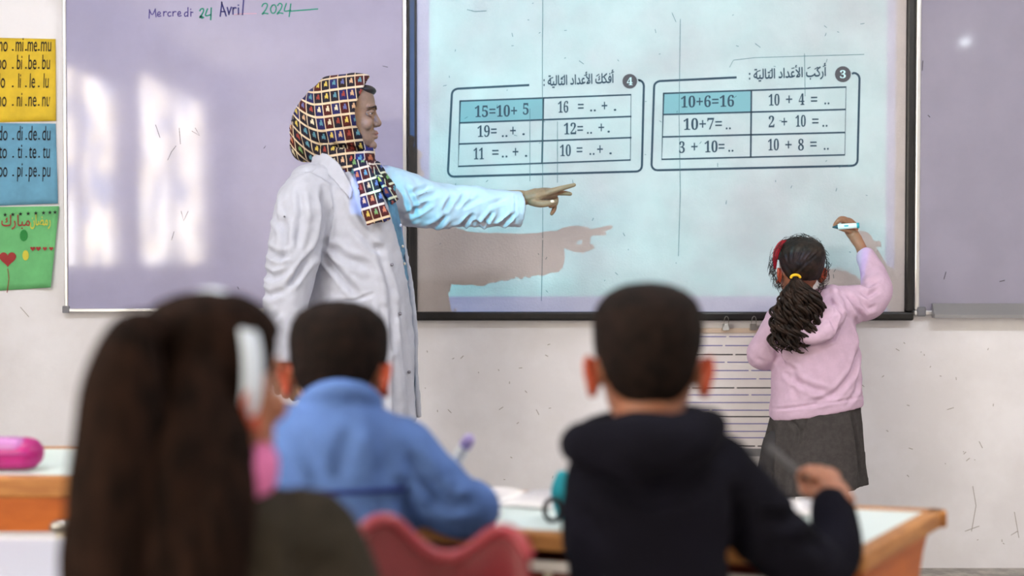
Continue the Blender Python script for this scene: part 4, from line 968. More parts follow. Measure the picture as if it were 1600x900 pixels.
for cx_, cy, r, s in ((1222, 540, 7, 1), (1252, 548, 9, -1), (1258, 542, 7, 1), (1212, 505, 6, 1), (1236, 548, 8, 1), (1274, 520, 6, -1)):
    pp = [G(cx_ + math.cos(t * s) * r * (1 - t / 14), cy - 8 + t * 1.6 + math.sin(t * s) * r * .4, -.13) for t in np.linspace(0, 6, 14)]
    strands.append(tube(pp, [.005] * 10 + [.004, .003, .002, .001], n=7, sub=2))
pt = obj('ponytail', join(*strands, tube([G(1243, 436, -.118), G(1250, 462, -.128), G(1247, 490, -.128), G(1243, 518, -.128), G(1241, 538, -.128)], [.010, .026, .040, .038, .018], n=16, flat=(1, .6))), curl_m, gr)
fr_ = []
for k in range(280):
    a = R.uniform(-2.4, 2.4); r0 = R.uniform(37, 42); l0 = R.uniform(4, 17); ph = R.uniform(0, 6.28); cur = R.uniform(-3.5, 3.5); pp = []
    for t in np.linspace(0, 1, 7):
        rr = r0 + l0 * t * (1 - .3 * t); an = a + cur * t * t * .16
        pp.append(G(1250 + math.sin(an) * rr * .98, 418 - math.cos(an) * rr * (1.06), -.02 + R.uniform(-.003, .003) + .03 * math.sin(ph)))
    fr_.append(tube(pp, [.0007] * 6 + [.0003], n=4, sub=1))
obj('stray_hair', join(*fr_), curl_m, gh)
yel = mat('yellow_hair_tie', (240, 190, 40), 0.5); redb = mat('red_bow', (170, 24, 38), 0.6, 0.3, var=0.2, scale=40)
obj('hair_tie', tube([G(1243 + 7 * math.cos(t), 434 + 4.5 * math.sin(t) , -.122 - .010 * math.sin(t * .5)) for t in np.linspace(3.3, 6.1, 8)], .0048, n=10, sub=3), yel, pt)
obj('hair_bow', remesh([tube([G(1233, 378, -.02), G(1222, 380, -.035), G(1214, 392, -.04), G(1211, 406, -.035), G(1211, 420, -.02)], [.005, .011, .012, .010, .005], n=14, flat=(1, .6)), tube([G(1232, 377, .01), G(1246, 373, .0), G(1258, 373, .01)], [.006, .005, .005], n=8)], .003, 2), redb, gr)
# marker she writes with
mk_w = mat('white_plastic', (226, 230, 230), 0.3, 0.4); mk_t = mat('teal_plastic', (40, 140, 150), 0.3, 0.4); mk_d = mat('dark_tip', (30, 60, 70), 0.5)
a, b = Vector(G(1309, 354.5, .172)), Vector(G(1339, 352.5, .158)); dr = (b - a).normalized()
t = thing('marker', (a + b) / 2, 'white marker with teal end held by the girl at the board', 'marker')
obj('barrel', tube([a, b], .0098, n=16, sub=2, caps=False), mk_w, t); obj('end_cap', tube([b - dr * .001, b + dr * .008], .0101, n=16, sub=1, caps=False), mk_t, t)
obj('printed_mark', tube([a + dr * .022 + Vector((0, -.0055, .001)), a + dr * .034 + Vector((0, -.0055, .001))], .0049, n=10, sub=1), mk_t, t)
obj('tip', tube([a, a - dr * .016], [.008, .003], n=12, sub=1), mk_d, t)

# ------------------------------------------------------------------ boy in the blue pullover
BYY = 2.14
B_ = lambda x, y, d=0.0: tuple(P(x, y, BYY + d))
bq = lambda *a: [B_(x, y) for x, y in a]
base = Vector((B_(530, 800)[0], BYY, 0))
br = thing('person', base, 'boy in a bright blue pullover leaning on the desk, seen from behind', 'person')
bM = pose(B_(530, 572, .01), .192, yaw=math.radians(-6), pitch=math.radians(18), wd=1.10)
(hv, hf), hl = head_mesh(bM, .0034, [tube([B_(528, 585, -.01), B_(528, 625, -.02), B_(528, 670, -.02)], [.052, .052, .06], n=16)])
DZ = .70                                                                  # desk top height
hipz = .44
def sit_legs(cx, Yh, spread=.085, kneeY=.40):
    S = []
    for s in (-1, 1):
        S.append(tube([(cx + s * spread * .8, Yh - .02, hipz + .03), (cx + s * spread, Yh + kneeY * .6, hipz + .03), (cx + s * spread, Yh + kneeY, hipz), (cx + s * spread, Yh + kneeY + .03, .24), (cx + s * spread, Yh + kneeY, .07)], [.078, .07, .056, .05, .036], n=16))
    return S
fc = Vector(B_(694, 758, .20)); fc.z = DZ + .045
rh_ = fist(fc, (-.6, .75, -.1), (0, .1, 1), (.7, .5, 0), .85)
lf = Vector(B_(470, 770, .30)); lf.z = DZ + .045
lh_ = fist(lf, (.6, .75, -.1), (0, .1, 1), (-.7, .5, 0), .85)
ar_r = [B_(622, 712, 0), B_(664, 752, .01), B_(712, 790, .03), (B_(738, 790)[0], BYY + .07, DZ + .050), (B_(728, 780)[0], BYY + .12, DZ + .050), (fc.x + .02, fc.y - .04, DZ + .048)]
ar_l = [B_(432, 690, 0), B_(412, 740, .01), B_(408, 800, .06), (B_(420, 800)[0], BYY + .16, DZ + .05), (lf.x - .02, lf.y - .04, DZ + .048)]
under = [torso([(640, 528, 40, .06, -.01), (690, 527, 80, .075), (800, 532, 80, .08), (1000, 532, 85, .09), (1130, 532, 90, .09)], BYY), tube(ar_r, [.04, .036, .036, .034, .03, .022]), tube(ar_l, [.04, .036, .036, .03, .022])]
body = obj('body', join((hv, hf), remesh(rh_, .003, 2), remesh(lh_, .003, 2), remesh(under + sit_legs(base.x, BYY, .08), .010, 2)), skin_c, br)
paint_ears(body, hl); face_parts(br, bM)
obj('hair', hair_cap(bM, .03, short_keep, .0015, 7), hair_b, br)
blue_m = mat('blue_pullover', (86, 116, 176), 0.85, 0.15, var=0.06, scale=20, bump=0.08, bscale=400); navy_m = mat('navy_piping', (40, 52, 110), 0.85, 0.15)
v = remesh([torso([(616, 529, 42, .055, -.02), (630, 529, 62, .072, -.018), (648, 529, 90, .09, -.012), (675, 528, 116, .105, -.005), (720, 527, 122, .112), (780, 530, 118, .11), (850, 533, 118, .112), (1000, 534, 112, .11), (1110, 534, 105, .105)], BYY),
            tube(ar_r, [.066, .060, .052, .046, .042, .034], n=22), tube(ar_l, [.066, .06, .052, .042, .034], n=22), ell(B_(612, 704, 0), (.06, .075, .058)), ell(B_(438, 690, 0), (.062, .075, .06)),
            tube([B_(478, 630, -.03), B_(498, 614, -.065), B_(530, 606, -.08), B_(562, 612, -.065), B_(584, 628, -.03)], .017, n=12)], .0065, 3)
v = crease(v, [(bq((470, 660), (500, 700), (520, 745)), .012, .006), (bq((560, 655), (548, 700), (540, 740)), .012, .005), (bq((440, 700), (470, 735), (480, 745)), .012, .006), (bq((600, 650), (612, 690), (606, 740)), .012, .006), (bq((640, 700), (668, 742), (700, 770)), .012, .010), (bq((670, 770), (700, 784), (735, 786)), .010, .012),
               (bq((650, 745), (690, 765), (720, 770)), .010, .008), (bq((690, 735), (720, 752)), .010, .006), (bq((636, 740), (642, 800), (640, 860)), .010, .008), (bq((560, 790), (580, 840)), .012, .006), (bq((500, 780), (480, 830)), .012, .006)], (0, 2), lambda v_, N: np.clip(-N[:, 1] * 2 + .5, 0, 1))
v = rumple(v, .004, 14, 6)
po_ = obj('pullover', v, blue_m, br)
def on_surf(vf, t, r=.012):
    d = (vf[0][:, 0] - t[0]) ** 2 + (vf[0][:, 2] - t[2]) ** 2; k = np.where(d < r ** 2)[0]
    return Vector(t) if len(k) == 0 else Vector((t[0], vf[0][k, 1].min(), t[2]))
pp = [on_surf(v, B_(x, y)) for x, y in ((414, 772), (440, 763), (480, 756), (520, 752), (560, 750), (600, 750), (636, 752))]
obj('piping', tube(pp, .0042, n=8, sub=4), navy_m, po_)
for s in (-1, 1):
    cx_ = base.x + s * .08
    obj('trouser_leg', tube([(cx_ - s * .01, BYY - .03, hipz + .03), (cx_, BYY + .24, hipz + .03), (cx_, BYY + .40, hipz), (cx_, BYY + .43, .24), (cx_, BYY + .40, .07)], [.09, .08, .066, .06, .055], n=16), trouser_d, br); shoe(br, (cx_, BYY + .36, 0), (0, 1, 0), .18)

# ------------------------------------------------------------------ boy in the dark hooded sweatshirt
HYY = 1.93
H_ = lambda x, y, d=0.0: tuple(P(x, y, HYY + d))
hq = lambda *a: [H_(x, y) for x, y in a]
base = Vector((H_(1012, 800)[0], HYY, 0))
hr = thing('person', base, 'boy in a navy hooded sweatshirt with close-cropped hair, seen from behind', 'person')
kM = pose(H_(1012, 560, 0), .208, yaw=math.radians(-3), pitch=math.radians(8), wd=1.03)
(hv, hf), hl = head_mesh(kM, .0034, [tube([H_(1012, 600, -.005), H_(1014, 650, -.015), H_(1016, 700, -.02)], [.052, .052, .062], n=16)])
hand_c = Vector(H_(1294, 762, .22))
rh_ = fist(hand_c, (-.35, .8, .35), (.1, -.5, .85), (.9, .3, 0), .82) + [tube([Vector(H_(1299, 797, .195)), hand_c + Vector((.012, -.035, -.02))], [.023, .021], n=12)]
lf = Vector((H_(950, 800)[0], HYY + .36, DZ + .05)); lh_ = fist(lf, (.6, .75, -.1), (0, .1, 1), (-.7, .5, 0), .85)
ar_r = [H_(1112, 742, 0), H_(1170, 800, .02), H_(1232, 862, .06), H_(1284, 886, .11), H_(1306, 850, .15), H_(1299, 792, .19)]
ar_l = [H_(944, 756, 0), H_(938, 800, .02), H_(936, 850, .09), (H_(940, 840)[0], HYY + .2, DZ + .055), (lf.x - .02, lf.y - .05, DZ + .05)]
under = [torso([(660, 1014, 45, .06, -.01), (720, 1018, 85, .075), (800, 1012, 90, .08), (1000, 1012, 92, .09), (1180, 1012, 95, .09)], HYY), tube(ar_r, [.04, .038, .036, .034, .03, .022]), tube(ar_l, [.04, .038, .036, .03, .022])]
body = obj('body', join((hv, hf), remesh(rh_, .003, 2), remesh(lh_, .003, 2), remesh(under + sit_legs(base.x, HYY, .085, .36), .010, 2)), skin_c, hr)
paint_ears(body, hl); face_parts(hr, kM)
obj('hair', hair_cap(kM, .022, short_keep, .0012, 9), hair_b, hr)
navy_h = mat('navy_fleece', (19, 18, 27), 0.95, 0.06, var=0.15, scale=15, bump=0.08, bscale=300)
v = remesh([torso([(668, 1012, 48, .065, -.02), (684, 1014, 76, .085, -.018), (702, 1014, 104, .10, -.012), (728, 1014, 122, .112, -.004), (770, 1012, 130, .12), (830, 1012, 126, .12), (900, 1012, 124, .12), (1040, 1012, 122, .115), (1150, 1010, 116, .11)], HYY),
            tube(ar_r, [.064, .058, .052, .046, .042, .034], n=22), tube(ar_l, [.06, .058, .054, .046, .036], n=22), ell(H_(1100, 742, 0), (.06, .08, .058)), ell(H_(942, 752, 0), (.056, .08, .058)),
            tube([H_(906, 694, -.04), H_(932, 696, -.105), H_(980, 700, -.135), H_(1034, 698, -.135), H_(1084, 682, -.105), H_(1106, 668, -.04)], [.028, .038, .044, .044, .038, .028], n=16),
            tube([H_(905, 690, -.04), H_(945, 666, .02), H_(1010, 656, .05), H_(1078, 654, .02), H_(1106, 670, -.04)], [.022, .022, .022, .022, .022], n=14), ell(H_(1012, 686, -.09), (.08, .035, .04))], .0065, 3)
v = crease(v, [(hq((930, 730), (1000, 760), (1090, 735)), .012, .010), (hq((960, 700), (1012, 720), (1070, 696)), .010, .006), (hq((1140, 760), (1150, 830), (1140, 880)), .012, .010), (hq((1180, 800), (1230, 812), (1262, 800)), .010, .008), (hq((1230, 850), (1270, 850), (1300, 870)), .010, .008), (hq((900, 780), (930, 820)), .012, .006), (hq((1300, 800), (1320, 812)), .008, .005)], (0, 2), lambda v_, N: np.clip(-N[:, 1] * 2 + .5, 0, 1))
v = rumple(v, .004, 14, 16)
obj('hooded_sweatshirt', v, navy_h, hr)
for s in (-1, 1):
    cx_ = base.x + s * .085
    obj('trouser_leg', tube([(cx_ - s * .01, HYY - .03, hipz + .03), (cx_, HYY + .22, hipz + .03), (cx_, HYY + .36, hipz), (cx_, HYY + .39, .24), (cx_, HYY + .36, .07)], [.09, .08, .066, .06, .055], n=16), trouser_d, hr); shoe(hr, (cx_, HYY + .32, 0), (0, 1, 0), .18)
# his pen
pen_m = mat('dark_grey_pen', (62, 58, 60), 0.4); a, b = Vector(H_(1276, 762, .235)), Vector(H_(1203, 700, .30)); dr = (a - b).normalized()
t = thing('pen', (a + b) / 2, 'dark grey pen held up by the boy in the navy hooded sweatshirt', 'pen')
obj('barrel', tube([b, a], .0062, n=12, sub=2), pen_m, t); obj('tip', tube([a, a + dr * .02], [.0055, .0015], n=10, sub=1), mk_d, t)

# ------------------------------------------------------------------ girl with the pale headband, nearest
NYY = 1.55
N_ = lambda x, y, d=0.0: tuple(P(x, y, NYY + d))
nq = lambda *a: [N_(x, y) for x, y in a]
base = Vector((N_(330, 800)[0], NYY, 0))
nr = thing('person', base, 'girl with long dark hair and a pale headband, nearest the camera', 'person')
nM = pose(N_(337, 602, .01), .198, yaw=math.radians(-36), pitch=math.radians(4), roll=math.radians(-4), wd=.98)
(hv, hf), hl = head_mesh(nM, .0034, [tube([N_(330, 660, -.005), N_(335, 715, -.015), N_(338, 780, -.02)], [.045, .046, .056], n=16)])
under = [torso([(770, 340, 60, .06, -.01), (830, 345, 110, .07), (950, 350, 115, .075), (1200, 350, 115, .08), (1400, 350, 120, .085)], NYY)]
ar_r = [N_(470, 850, 0), N_(525, 960, .02), N_(530, 1050, .1), (N_(480, 1000)[0], NYY + .2, .76)]; ar_l = [N_(220, 850, 0), N_(165, 960, .02), N_(160, 1050, .1), (N_(190, 1000)[0], NYY + .2, .76)]
under += [tube(ar_r, [.04, .038, .034, .024]), tube(ar_l, [.04, .038, .034, .024])]
fr2 = fist((ar_r[-1][0] - .02, NYY + .25, .755), (-.4, .9, -.1), (0, .1, 1), (.9, .4, 0), .8); fl2 = fist((ar_l[-1][0] + .02, NYY + .25, .755), (.4, .9, -.1), (0, .1, 1), (-.9, .4, 0), .8)
body = obj('body', join((hv, hf), remesh(fr2, .003, 2), remesh(fl2, .003, 2), remesh(under + sit_legs(base.x, NYY, .08, .36), .010, 2)), skin_c, nr)
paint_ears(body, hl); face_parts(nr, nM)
olive = mat('olive_brown_knit', (50, 45, 39), 0.95, 0.1, var=0.15, scale=20, bump=0.3, bscale=250); pinkc = mat('pink_collar_cloth', (196, 104, 152), 0.8)
v = remesh([torso([(752, 340, 68, .06, -.02), (768, 345, 98, .078, -.018), (790, 350, 130, .092, -.012), (830, 352, 166, .104, -.004), (900, 352, 178, .112), (1000, 352, 172, .112), (1200, 352, 165, .112), (1380, 352, 155, .108)], NYY),
            tube(ar_r, [.068, .062, .052, .036], n=22), tube(ar_l, [.068, .062, .052, .036], n=22), ell(N_(455, 850, 0), (.06, .08, .065)), ell(N_(235, 850, 0), (.06, .08, .065))], .007, 3)
v = crease(v, [(nq((470, 830), (490, 880), (480, 930)), .014, .008), (nq((430, 850), (450, 900)), .012, .006), (nq((520, 850), (530, 900)), .012, .006)], (0, 2))
v = rumple(v, .005, 14, 26)
obj('sweater', v, olive, nr)
obj('collar', rumple(remesh([tube([N_(300, 752, -.075), N_(345, 762, -.08), N_(390, 750, -.06), N_(412, 732, -.01), N_(404, 724, .04), N_(360, 722, .07), N_(300, 728, .05)], [.016, .019, .021, .021, .019, .017, .015], n=12, flat=(1.5, .8))], .004, 2), .002, 40), pinkc, nr)
def n_keep(x, y, z):
    hl = np.interp(y, [-.6, -.25, -.12, -.05, .12, .2, .4], [-.42, -.40, -.16, .08, .06, .27, .34]); return z > hl
nh_extra = [tube([N_(300, 640, -.06), N_(318, 700, -.075), N_(322, 760, -.09), N_(318, 830, -.105), N_(312, 930, -.11)], [.062, .058, .058, .06, .055], n=20, flat=(.8, 1)), tube([N_(306, 590, -.05), N_(286, 650, -.07), N_(270, 740, -.095), N_(264, 860, -.11)], [.045, .052, .06, .055], n=20)]
hc = hair_cap(nM, .05, n_keep, .001, 14, .0045, nh_extra)
hc = crease(hc, [(nq((270 + 14 * k, 500), (280 + 13 * k, 600), (285 + 10 * k, 740), (275 + 12 * k, 860)), .006, .003) for k in range(0, 9)], (0, 2), lambda v_, N: np.clip(-N[:, 1] * 2 + .5, 0, 1))
nh = obj('hair', hc, hair_k, nr)
# high tail falling on her left
R = random.Random(21); st_ = [tube([N_(262, 530, -.05), N_(240, 514, -.08), N_(210, 528, -.10), N_(192, 600, -.115), N_(186, 690, -.125), N_(180, 790, -.13), N_(184, 900, -.125), N_(190, 980, -.12)], [.012, .017, .030, .043, .048, .052, .05, .04], n=20)]
for k in range(70):
    a = R.uniform(0, 6.28); rr = R.uniform(.6, 1.05); ox, oy = math.cos(a), math.sin(a); pp = []
    for t, (x, y, d, w_) in enumerate(((262, 530, -.05, 7), (238, 512, -.08, 14), (208, 526, -.10, 34), (190, 600, -.115, 52), (183, 690, -.125, 60), (176, 790, -.13, 70), (172, 880, -.125, 78), (176, 980, -.12, 74))):
        pp.append(N_(x + ox * w_ * rr + R.uniform(-2, 2), y, d + oy * w_ * rr * .0006))
    r0 = R.uniform(.003, .0055); st_.append(tube(pp, [r0 * .7] + [r0] * 6 + [r0 * .5], n=7, sub=4))
pt = obj('ponytail', join(*st_), hair_k, nr)
obj('hair_tie', tube([N_(258 + 12 * math.cos(t) * .6, 522 + 14 * math.sin(t), -.052 - .014 * math.cos(t)) for t in np.linspace(0, 6.28, 14)], .011, n=10, sub=2), mat('pale_grey_hair_tie', (200, 198, 215), .6), pt)
band_m = mat('pale_blue_headband', (205, 216, 232), 0.6, 0.3)
def band():
    rings = []; n = 40
    for k in np.linspace(-2.15, 2.15, n):
        z = math.cos(k); x = math.sin(k); f, b_, h_ = hsec(.2)
        rx_, rz_ = .43, .475; y0 = -.05 - .05 * abs(math.sin(k)) ** 2
        o_ = np.array([x * rx_, y0, .08 + z * rz_]); nn = np.array([x, 0, z]); tt = np.array([0, 1, 0.0]); ring = []
        for u in np.linspace(0, 2 * np.pi, 12, endpoint=False): ring.append(o_ + nn * math.cos(u) * .016 + tt * math.sin(u) * (.035 + .042 * abs(math.sin(k))))
        rings.append(np.array(ring))
    return loft(rings)
obj('headband', xf(band(), nM), band_m, nr)
for s in (-1, 1):
    cx_ = base.x + s * .08
    obj('trouser_leg', tube([(cx_ - s * .01, NYY - .03, hipz + .03), (cx_, NYY + .22, hipz + .03), (cx_, NYY + .36, hipz), (cx_, NYY + .39, .24), (cx_, NYY + .36, .07)], [.09, .08, .066, .06, .055], n=16), trouser_d, nr); shoe(nr, (cx_, NYY + .32, 0), (0, 1, 0), .18)
# ------------------------------------------------------------------ desks
mint = mat('mint_laminate', (214, 226, 224), 0.28, 0.5, var=0.03, scale=6); wood_e = mat('beech_edge', (180, 124, 70), 0.5, 0.3, rgb2=(152, 98, 52), scale=9, stretch=(1, 1, 8)); wood_o = mat('orange_wood', (176, 92, 30), 0.45, 0.3, rgb2=(158, 78, 24), scale=8, stretch=(1, 1, 6))
red_br = mat('red_brown_board', (120, 48, 34), 0.5, 0.3); cream = mat('cream_metal', (226, 218, 200), 0.35, 0.4); white_e = mat('white_edge', (232, 226, 224), 0.4)
def flat_poly(poly, z0, z1): return prism([(x, y) for x, y in poly], 2, z0, z1)
def inset(poly, d):
    c = np.mean(np.array(poly), axis=0); return [tuple(np.array(p) + (c - np.array(p)) / np.linalg.norm(c - np.array(p)) * d) for p in poly]
def onZ(px, py, z):
    c, s = math.cos(PITCH), math.sin(PITCH); u = (px - 800) / F; v = (450 - py) / F
    t = (z - CAMH) / (-s + v * c); return (u * t, (c + v * s) * t)
A = onZ(1352, 868, DZ); Bc = onZ(1478, 797, DZ); C0 = onZ(690, 764, DZ); Cc = (C0[0] - .30, C0[1] + .09); D0 = onZ(655, 820, DZ); Dc = (D0[0] - .26, D0[1] + .07)
poly = [Dc, A, Bc, Cc]
t = thing('school_desk', ((A[0] + Dc[0]) / 2, (A[1] + Cc[1]) / 2, 0), 'two-seat desk with mint top and wooden edges in front of the two boys', 'desk', 'pupils desks')
obj('desk_top', flat_poly(inset(poly, .02), DZ - .02, DZ), mint, t, smooth=False)
def rail(p, q, w_, z0, z1, inward):
    p, q = Vector((*p, 0)), Vector((*q, 0)); d = (q - p).normalized(); n = Vector((-d.y, d.x, 0)) * inward
    V = [p, q, q + n * w_, p + n * w_]; return flat_poly([(v.x, v.y) for v in V], z0, z1)
for p, q in ((Dc, A), (A, Bc), (Bc, Cc), (Cc, Dc)): bevel(obj('edge_band', rail(p, q, .03, DZ - .028, DZ + .002, 1), wood_e, t, smooth=False), .004)
def curved_side(p, q, m, name):
    """end panel under the short edge with a curved front line"""
    p, q = Vector((*p, 0)), Vector((*q, 0)); d = (q - p); n = Vector((-d.y, d.x, 0)).normalized() * .02; L_ = d.length; d.normalize()
    prof = [(.02, DZ - .028)] + [(L_ * .86 - .10 * math.sin(k), DZ - .028 - .30 * (1 - math.cos(k))) for k in np.linspace(0, 1.5, 8)] + [(L_ * .6, .02), (L_ * .62, 0), (L_ * .2, 0), (.02, .30)]
    V, Fc = [], []; k = len(prof)
    for s in (0, 1):
        for a, z in prof: w_ = p + d * a + n * (s + .5); V.append((w_.x, w_.y, z))
    Fc = [tuple(range(k)), tuple(range(2 * k - 1, k - 1, -1))] + [(i, i + k, (i + 1) % k + k, (i + 1) % k) for i in range(k)]
    return obj(name, (np.array(V), Fc), m, t, smooth=False)
curved_side(A, Bc, wood_o, 'side_panel'); curved_side(Dc, Cc, wood_o, 'side_panel')
near = Vector((A[0] - Dc[0], A[1] - Dc[1], 0)).normalized(); nn = Vector((-near.y, near.x, 0))
def along(a, b): return (Dc[0] + near.x * a + nn.x * b, Dc[1] + near.y * a + nn.y * b)
Ld = (Vector((*A, 0)) - Vector((*Dc, 0))).length
def slab(a0, a1, b0, b1, z0, z1): return flat_poly([along(a0, b0), along(a1, b0), along(a1, b1), along(a0, b1)], z0, z1)
obj('shelf', slab(.03, Ld - .03, .02, .24, DZ - .115, DZ - .10), red_br, t, smooth=False)
bevel(obj('shelf_edge', slab(.03, Ld - .03, .008, .021, DZ - .066, DZ - .048), white_e, t, smooth=False), .003)
obj('back_panel', slab(.03, Ld - .03, .24, .255, DZ - .26, DZ - .028), red_br, t, smooth=False)
obj('apron', slab(.03, Ld - .03, .022, .034, DZ - .10, DZ - .066), red_br, t, smooth=False)
for a_ in (.08, .40, .44, .50, Ld - .10): c = along(a_, .03); obj('leg', tube([(c[0], c[1], DZ - .07), (c[0], c[1], .012)], .011, n=12, sub=1), cream, t)
# things lying on it
paper = mat('white_paper', (232, 228, 230), 0.7, 0.2); printm = mat('grey_print', (120, 110, 130), 0.7)
def book(cx, cy, z, yaw, wd, hg, th, lbl, grp=None, open_=True):
    tt = thing('notebook', (cx, cy, z), lbl, 'notebook', grp); c, s = math.cos(yaw), math.sin(yaw)
    loc = lambda x, y, zz: (cx + x * c - y * s, cy + x * s + y * c, z + zz)
    for sd in (-1, 1):
        n = 8; V, Fc = [], []
        for lay in (1, 0):
            for i in range(n + 1):
                x = sd * wd * i / n; h_ = (th * (.25 + .9 * math.sin(min(1, i / n * 2.2) * 1.57) * (1 - .55 * i / n))) if lay else .001
                V += [loc(x, -hg / 2, h_), loc(x, hg / 2, h_)]
        m_ = 2 * (n + 1)
        for i in range(n):
            a = 2 * i; q1 = (a, a + 2, a + 3, a + 1); q2 = (m_ + a, m_ + a + 1, m_ + a + 3, m_ + a + 2); Fc += [q1, q2] if sd > 0 else [q1[::-1], q2[::-1]]
            Fc += [(a, m_ + a, m_ + a + 2, a + 2), (a + 1, a + 3, m_ + a + 3, m_ + a + 1)]
        Fc += [(2 * n, m_ + 2 * n, m_ + 2 * n + 1, 2 * n + 1), (0, 1, m_ + 1, m_)]
        pg = obj('page', (np.array(V), Fc), paper, tt)
        L_ = []
        for j in range(7):
            y = hg * (.36 - j * .11); V2 = []
            for i in range(1, 8): x = sd * wd * i / 8.5; hh = th * (.25 + .9 * math.sin(min(1, i / 8.5 * 2.2) * 1.57) * (1 - .55 * i / 8.5)) + .0006; V2 += [loc(x, y, hh), loc(x, y + .003, hh)]
            L_.append((np.array(V2), [(2 * i, 2 * i + 2, 2 * i + 3, 2 * i + 1) if sd > 0 else (2 * i + 1, 2 * i + 3, 2 * i + 2, 2 * i) for i in range(6)]))
        obj('print', join(*L_), printm, pg)
    return tt
c = onZ(680, 800, DZ); book(c[0], c[1] + .02, DZ + .001, .1, .115, .17, .010, 'open white notebook under the arm of the boy in blue', 'open notebooks on the desk')
c = onZ(800, 782, DZ); book(c[0], c[1], DZ + .001, -.35, .10, .15, .010, 'open printed book on the desk between the two boys', 'open notebooks on the desk')
c = onZ(1285, 800, DZ); book(c[0] - .04, c[1] + .03, DZ + .001, -.3, .09, .14, .008, 'open pale notebook under the hand of the boy in navy', 'open notebooks on the desk')
a = Vector((fc.x - .006, fc.y - .01, fc.z + .02)); b = P(732, 688, fc.y - .03); dr = (b - a).normalized()
t = thing('marker', (a + b) / 2, 'white marker with violet cap above the arm of the boy in blue', 'marker')
obj('barrel', tube([a - dr * .03, b - dr * .012], .0105, n=14, sub=2), mk_w, t); obj('cap', tube([b - dr * .012, b], .011, n=14, sub=1), mat('violet_cap', (165, 150, 205), .4), t)
# teal case with a black cord loop beside the elbow of the boy in navy
c = onZ(866, 815, DZ); teal = mat('teal_fabric', (30, 150, 165), 0.6); blk_c = mat('black_cord', (24, 22, 26), 0.6); Yc = c[1]
t = thing('pencil_case', (P(876, 780, Yc).x, Yc, DZ), 'small teal case with a black cord loop beside the boy in navy', 'pencil case')
obj('case_body', remesh([tube([P(882, 800, Yc + .02), P(876, 770, Yc + .02), P(878, 745, Yc + .02)], [.016, .018, .012], n=16), tube([P(882, 806, Yc + .02), P(882, 800, Yc + .02)], .016, n=14)], .003, 2), teal, t)
obj('cord_loop', tube([P(864 + 13 * math.cos(k), 797 + 17 * math.sin(k), Yc - .002 - .004 * math.sin(k)) for k in np.linspace(0, 6.28, 16)], .0045, n=10, sub=3), blk_c, t)

# orange desk of the next row, left
YN = 2.62
a = P(-70, 752, YN); b = P(124, 747, YN); z1 = b.z; t = thing('school_desk', ((a.x + b.x) / 2, YN + .2, 0), 'orange wooden desk at the left edge with the pink pencil case on it', 'desk', 'pupils desks')
Xa, Xb = -1.55, b.x
obj('desk_top', box((Xa + .03, YN + .03, z1 - .02), (Xb - .03, YN + .40, z1)), mint, t, smooth=False)
zb = P(0, 778, YN).z
for lo, hi in (((Xa, YN, zb), (Xb, YN + .03, z1 + .002)), ((Xa, YN + .40, zb), (Xb, YN + .43, z1 + .002)), ((Xa, YN + .03, zb), (Xa + .03, YN + .40, z1 + .002)), ((Xb - .03, YN + .03, zb), (Xb, YN + .40, z1 + .002))):
    bevel(obj('edge_band', box(lo, hi), wood_e, t, smooth=False), .006)
z2 = P(0, 832, YN).z
obj('apron', box((Xa + .01, YN + .008, z2), (Xb - .018, YN + .024, zb)), wood_o, t, smooth=False)
for x in (Xa + .04, Xb - .045):
    for y in (YN + .03, YN + .39): obj('leg', tube([(x, y, zb), (x, y, .012)], .0125, n=12, sub=1), cream, t)
obj('leg_bracket', tube([(Xb - .045, YN - .005, P(0, 822, YN).z), (Xb - .028, YN - .005, P(0, 820, YN).z)], .012, n=12, sub=2), chrome, t)
# pencil case on it
mag = mat('magenta_case', (172, 24, 118), 0.35, 0.4, rgb2=(150, 18, 100), scale=20); lav = mat('lilac_highlight', (165, 100, 165), 0.32, 0.5); cy = YN + .10
zc = z1 + .034
t = thing('pencil_case', (P(10, 720, cy).x, cy, z1), 'magenta pencil case with a lilac highlight on the orange desk', 'pencil case')
x0, x1 = P(-60, 720, cy).x, P(66, 720, cy).x
obj('case_body', remesh([tube([(x0 + .03, cy, zc), (x1 - .03, cy, zc)], .033, n=24, sub=3, flat=(1, 1.1))], .004, 2), mag, t)
obj('top_highlight', remesh([tube([(x0 + .035, cy - .012, zc + .0135), (x1 - .045, cy - .012, zc + .0135)], .022, n=20, sub=3)], .004, 1), lav, t)  # lavender highlight of the pouch put in as a lilac piece
obj('zip', tube([(x0 + .02, cy - .036, zc + .003), (x1 - .02, cy - .036, zc + .003)], .0022, n=8, sub=3), mat('violet_zip', (130, 30, 110), .4), t)

# near desk of the girl with the headband
YG = 1.78
t = thing('school_desk', (-.9, YG + .2, 0), 'pale-topped desk in the bottom left corner in front of the girl', 'desk', 'pupils desks')
Xa, Xb = -1.5, -.36; yf = onZ(40, 842, DZ)[1]
obj('desk_top', box((Xa + .03, YG + .03, DZ - .02), (Xb - .03, yf, DZ)), mat('pale_laminate', (176, 176, 190), 0.35, 0.5), t, smooth=False)
for lo, hi in (((Xa, YG, DZ - .026), (Xb, YG + .03, DZ + .002)), ((Xa, yf, DZ - .026), (Xb, yf + .012, DZ + .001)), ((Xa, YG + .03, DZ - .026), (Xa + .03, yf, DZ + .002)), ((Xb - .03, YG + .03, DZ - .026), (Xb, yf, DZ + .002))):
    bevel(obj('edge_band', box(lo, hi), white_e if lo[1] == yf else wood_e, t, smooth=False), .004)
for x in (Xa + .05, Xb - .05):
    for y in (YG + .04, yf - .03): obj('leg', tube([(x, y, DZ - .02), (x, y, .012)], .0125, n=12, sub=1), cream, t)

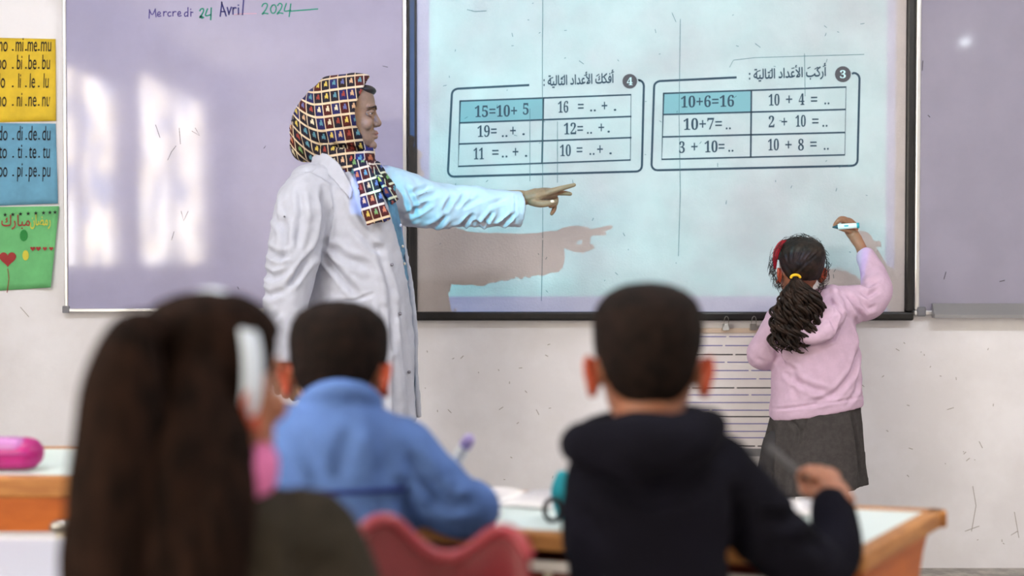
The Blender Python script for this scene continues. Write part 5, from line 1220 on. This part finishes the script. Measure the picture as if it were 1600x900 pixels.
# red plastic chair between the near girl and the boys
red_p = mat('red_plastic', (108, 12, 26), 0.45, 0.45, sss=0.1); CY = 1.72
c0 = P(690, 880, CY); t = thing('school_chair', (c0.x, CY + .1, 0), 'red plastic chair with a saddle-shaped backrest behind the desk', 'chair')
def backrest():
    V, Fc = [], []; nu, nv = 28, 14
    for side in (0, 1):
        for j in range(nv + 1):
            for i in range(nu + 1):
                u = i / nu; px = 545 + 285 * u
                top = np.interp(u, [0, .04, .1, .16, .22, .28, .34, .42, .5, .58, .66, .74, .80, .86, .92, .97, 1], [866, 838, 818, 808, 808, 818, 836, 856, 866, 866, 856, 838, 826, 824, 832, 852, 880])
                py = top + (1010 - top) * j / nv; q_ = P(px, py, CY + .05 * math.cos((u - .5) * 3.1) - .03 * math.sin(j / nv * 1.5) + side * .012)
                V.append(list(q_))
    K = (nu + 1) * (nv + 1)
    for j in range(nv):
        for i in range(nu): a = j * (nu + 1) + i; Fc += [(a, a + nu + 1, a + nu + 2, a + 1), (K + a, K + a + 1, K + a + nu + 2, K + a + nu + 1)]
    for i in range(nu): a = i; Fc.append((a, a + 1, K + a + 1, K + a)); a = nv * (nu + 1) + i; Fc.append((a + 1, a, K + a, K + a + 1))
    for j in range(nv): a = j * (nu + 1); Fc.append((a + nu + 1, a, K + a, K + a + nu + 1)); a += nu; Fc.append((a, a + nu + 1, K + a + nu + 1, K + a))
    return (np.array(V), Fc)
obj('backrest', remesh([backrest()], .0045, 3), red_p, t)
rim = [P(545 + 285 * u, np.interp(u, [0, .04, .1, .16, .22, .28, .34, .42, .5, .58, .66, .74, .80, .86, .92, .97, 1], [866, 838, 818, 808, 808, 818, 836, 856, 866, 866, 856, 838, 826, 824, 832, 852, 880]) + 4, CY + .05 * math.cos((u - .5) * 3.1)) for u in np.linspace(.02, .98, 24)]
obj('backrest_rim', tube(rim, .009, n=12, sub=2), mat('rim_highlight', (150, 52, 64), 0.3, 0.45), t)  # light reflected on the top edge, put into the rim's colour
xl, xr = P(560, 900, CY).x, P(815, 900, CY).x
obj('seat', remesh([tube([(xl + .03, CY + .2, .42), ((xl + xr) / 2, CY + .2, .41), (xr - .03, CY + .2, .42)], [.12, .15, .12], n=28, flat=(.12, 1), up=(0, 0, 1))], .005, 2), red_p, t)
for x in (xl + .02, xr - .02):
    obj('leg', tube([(x, CY - .01, .66), (x, CY + .0, .44), (x, CY - .03, .012)], .010, n=12), chrome, t); obj('leg', tube([(x, CY + .0, .43), (x, CY + .28, .42), (x, CY + .33, .012)], .010, n=12), chrome, t)
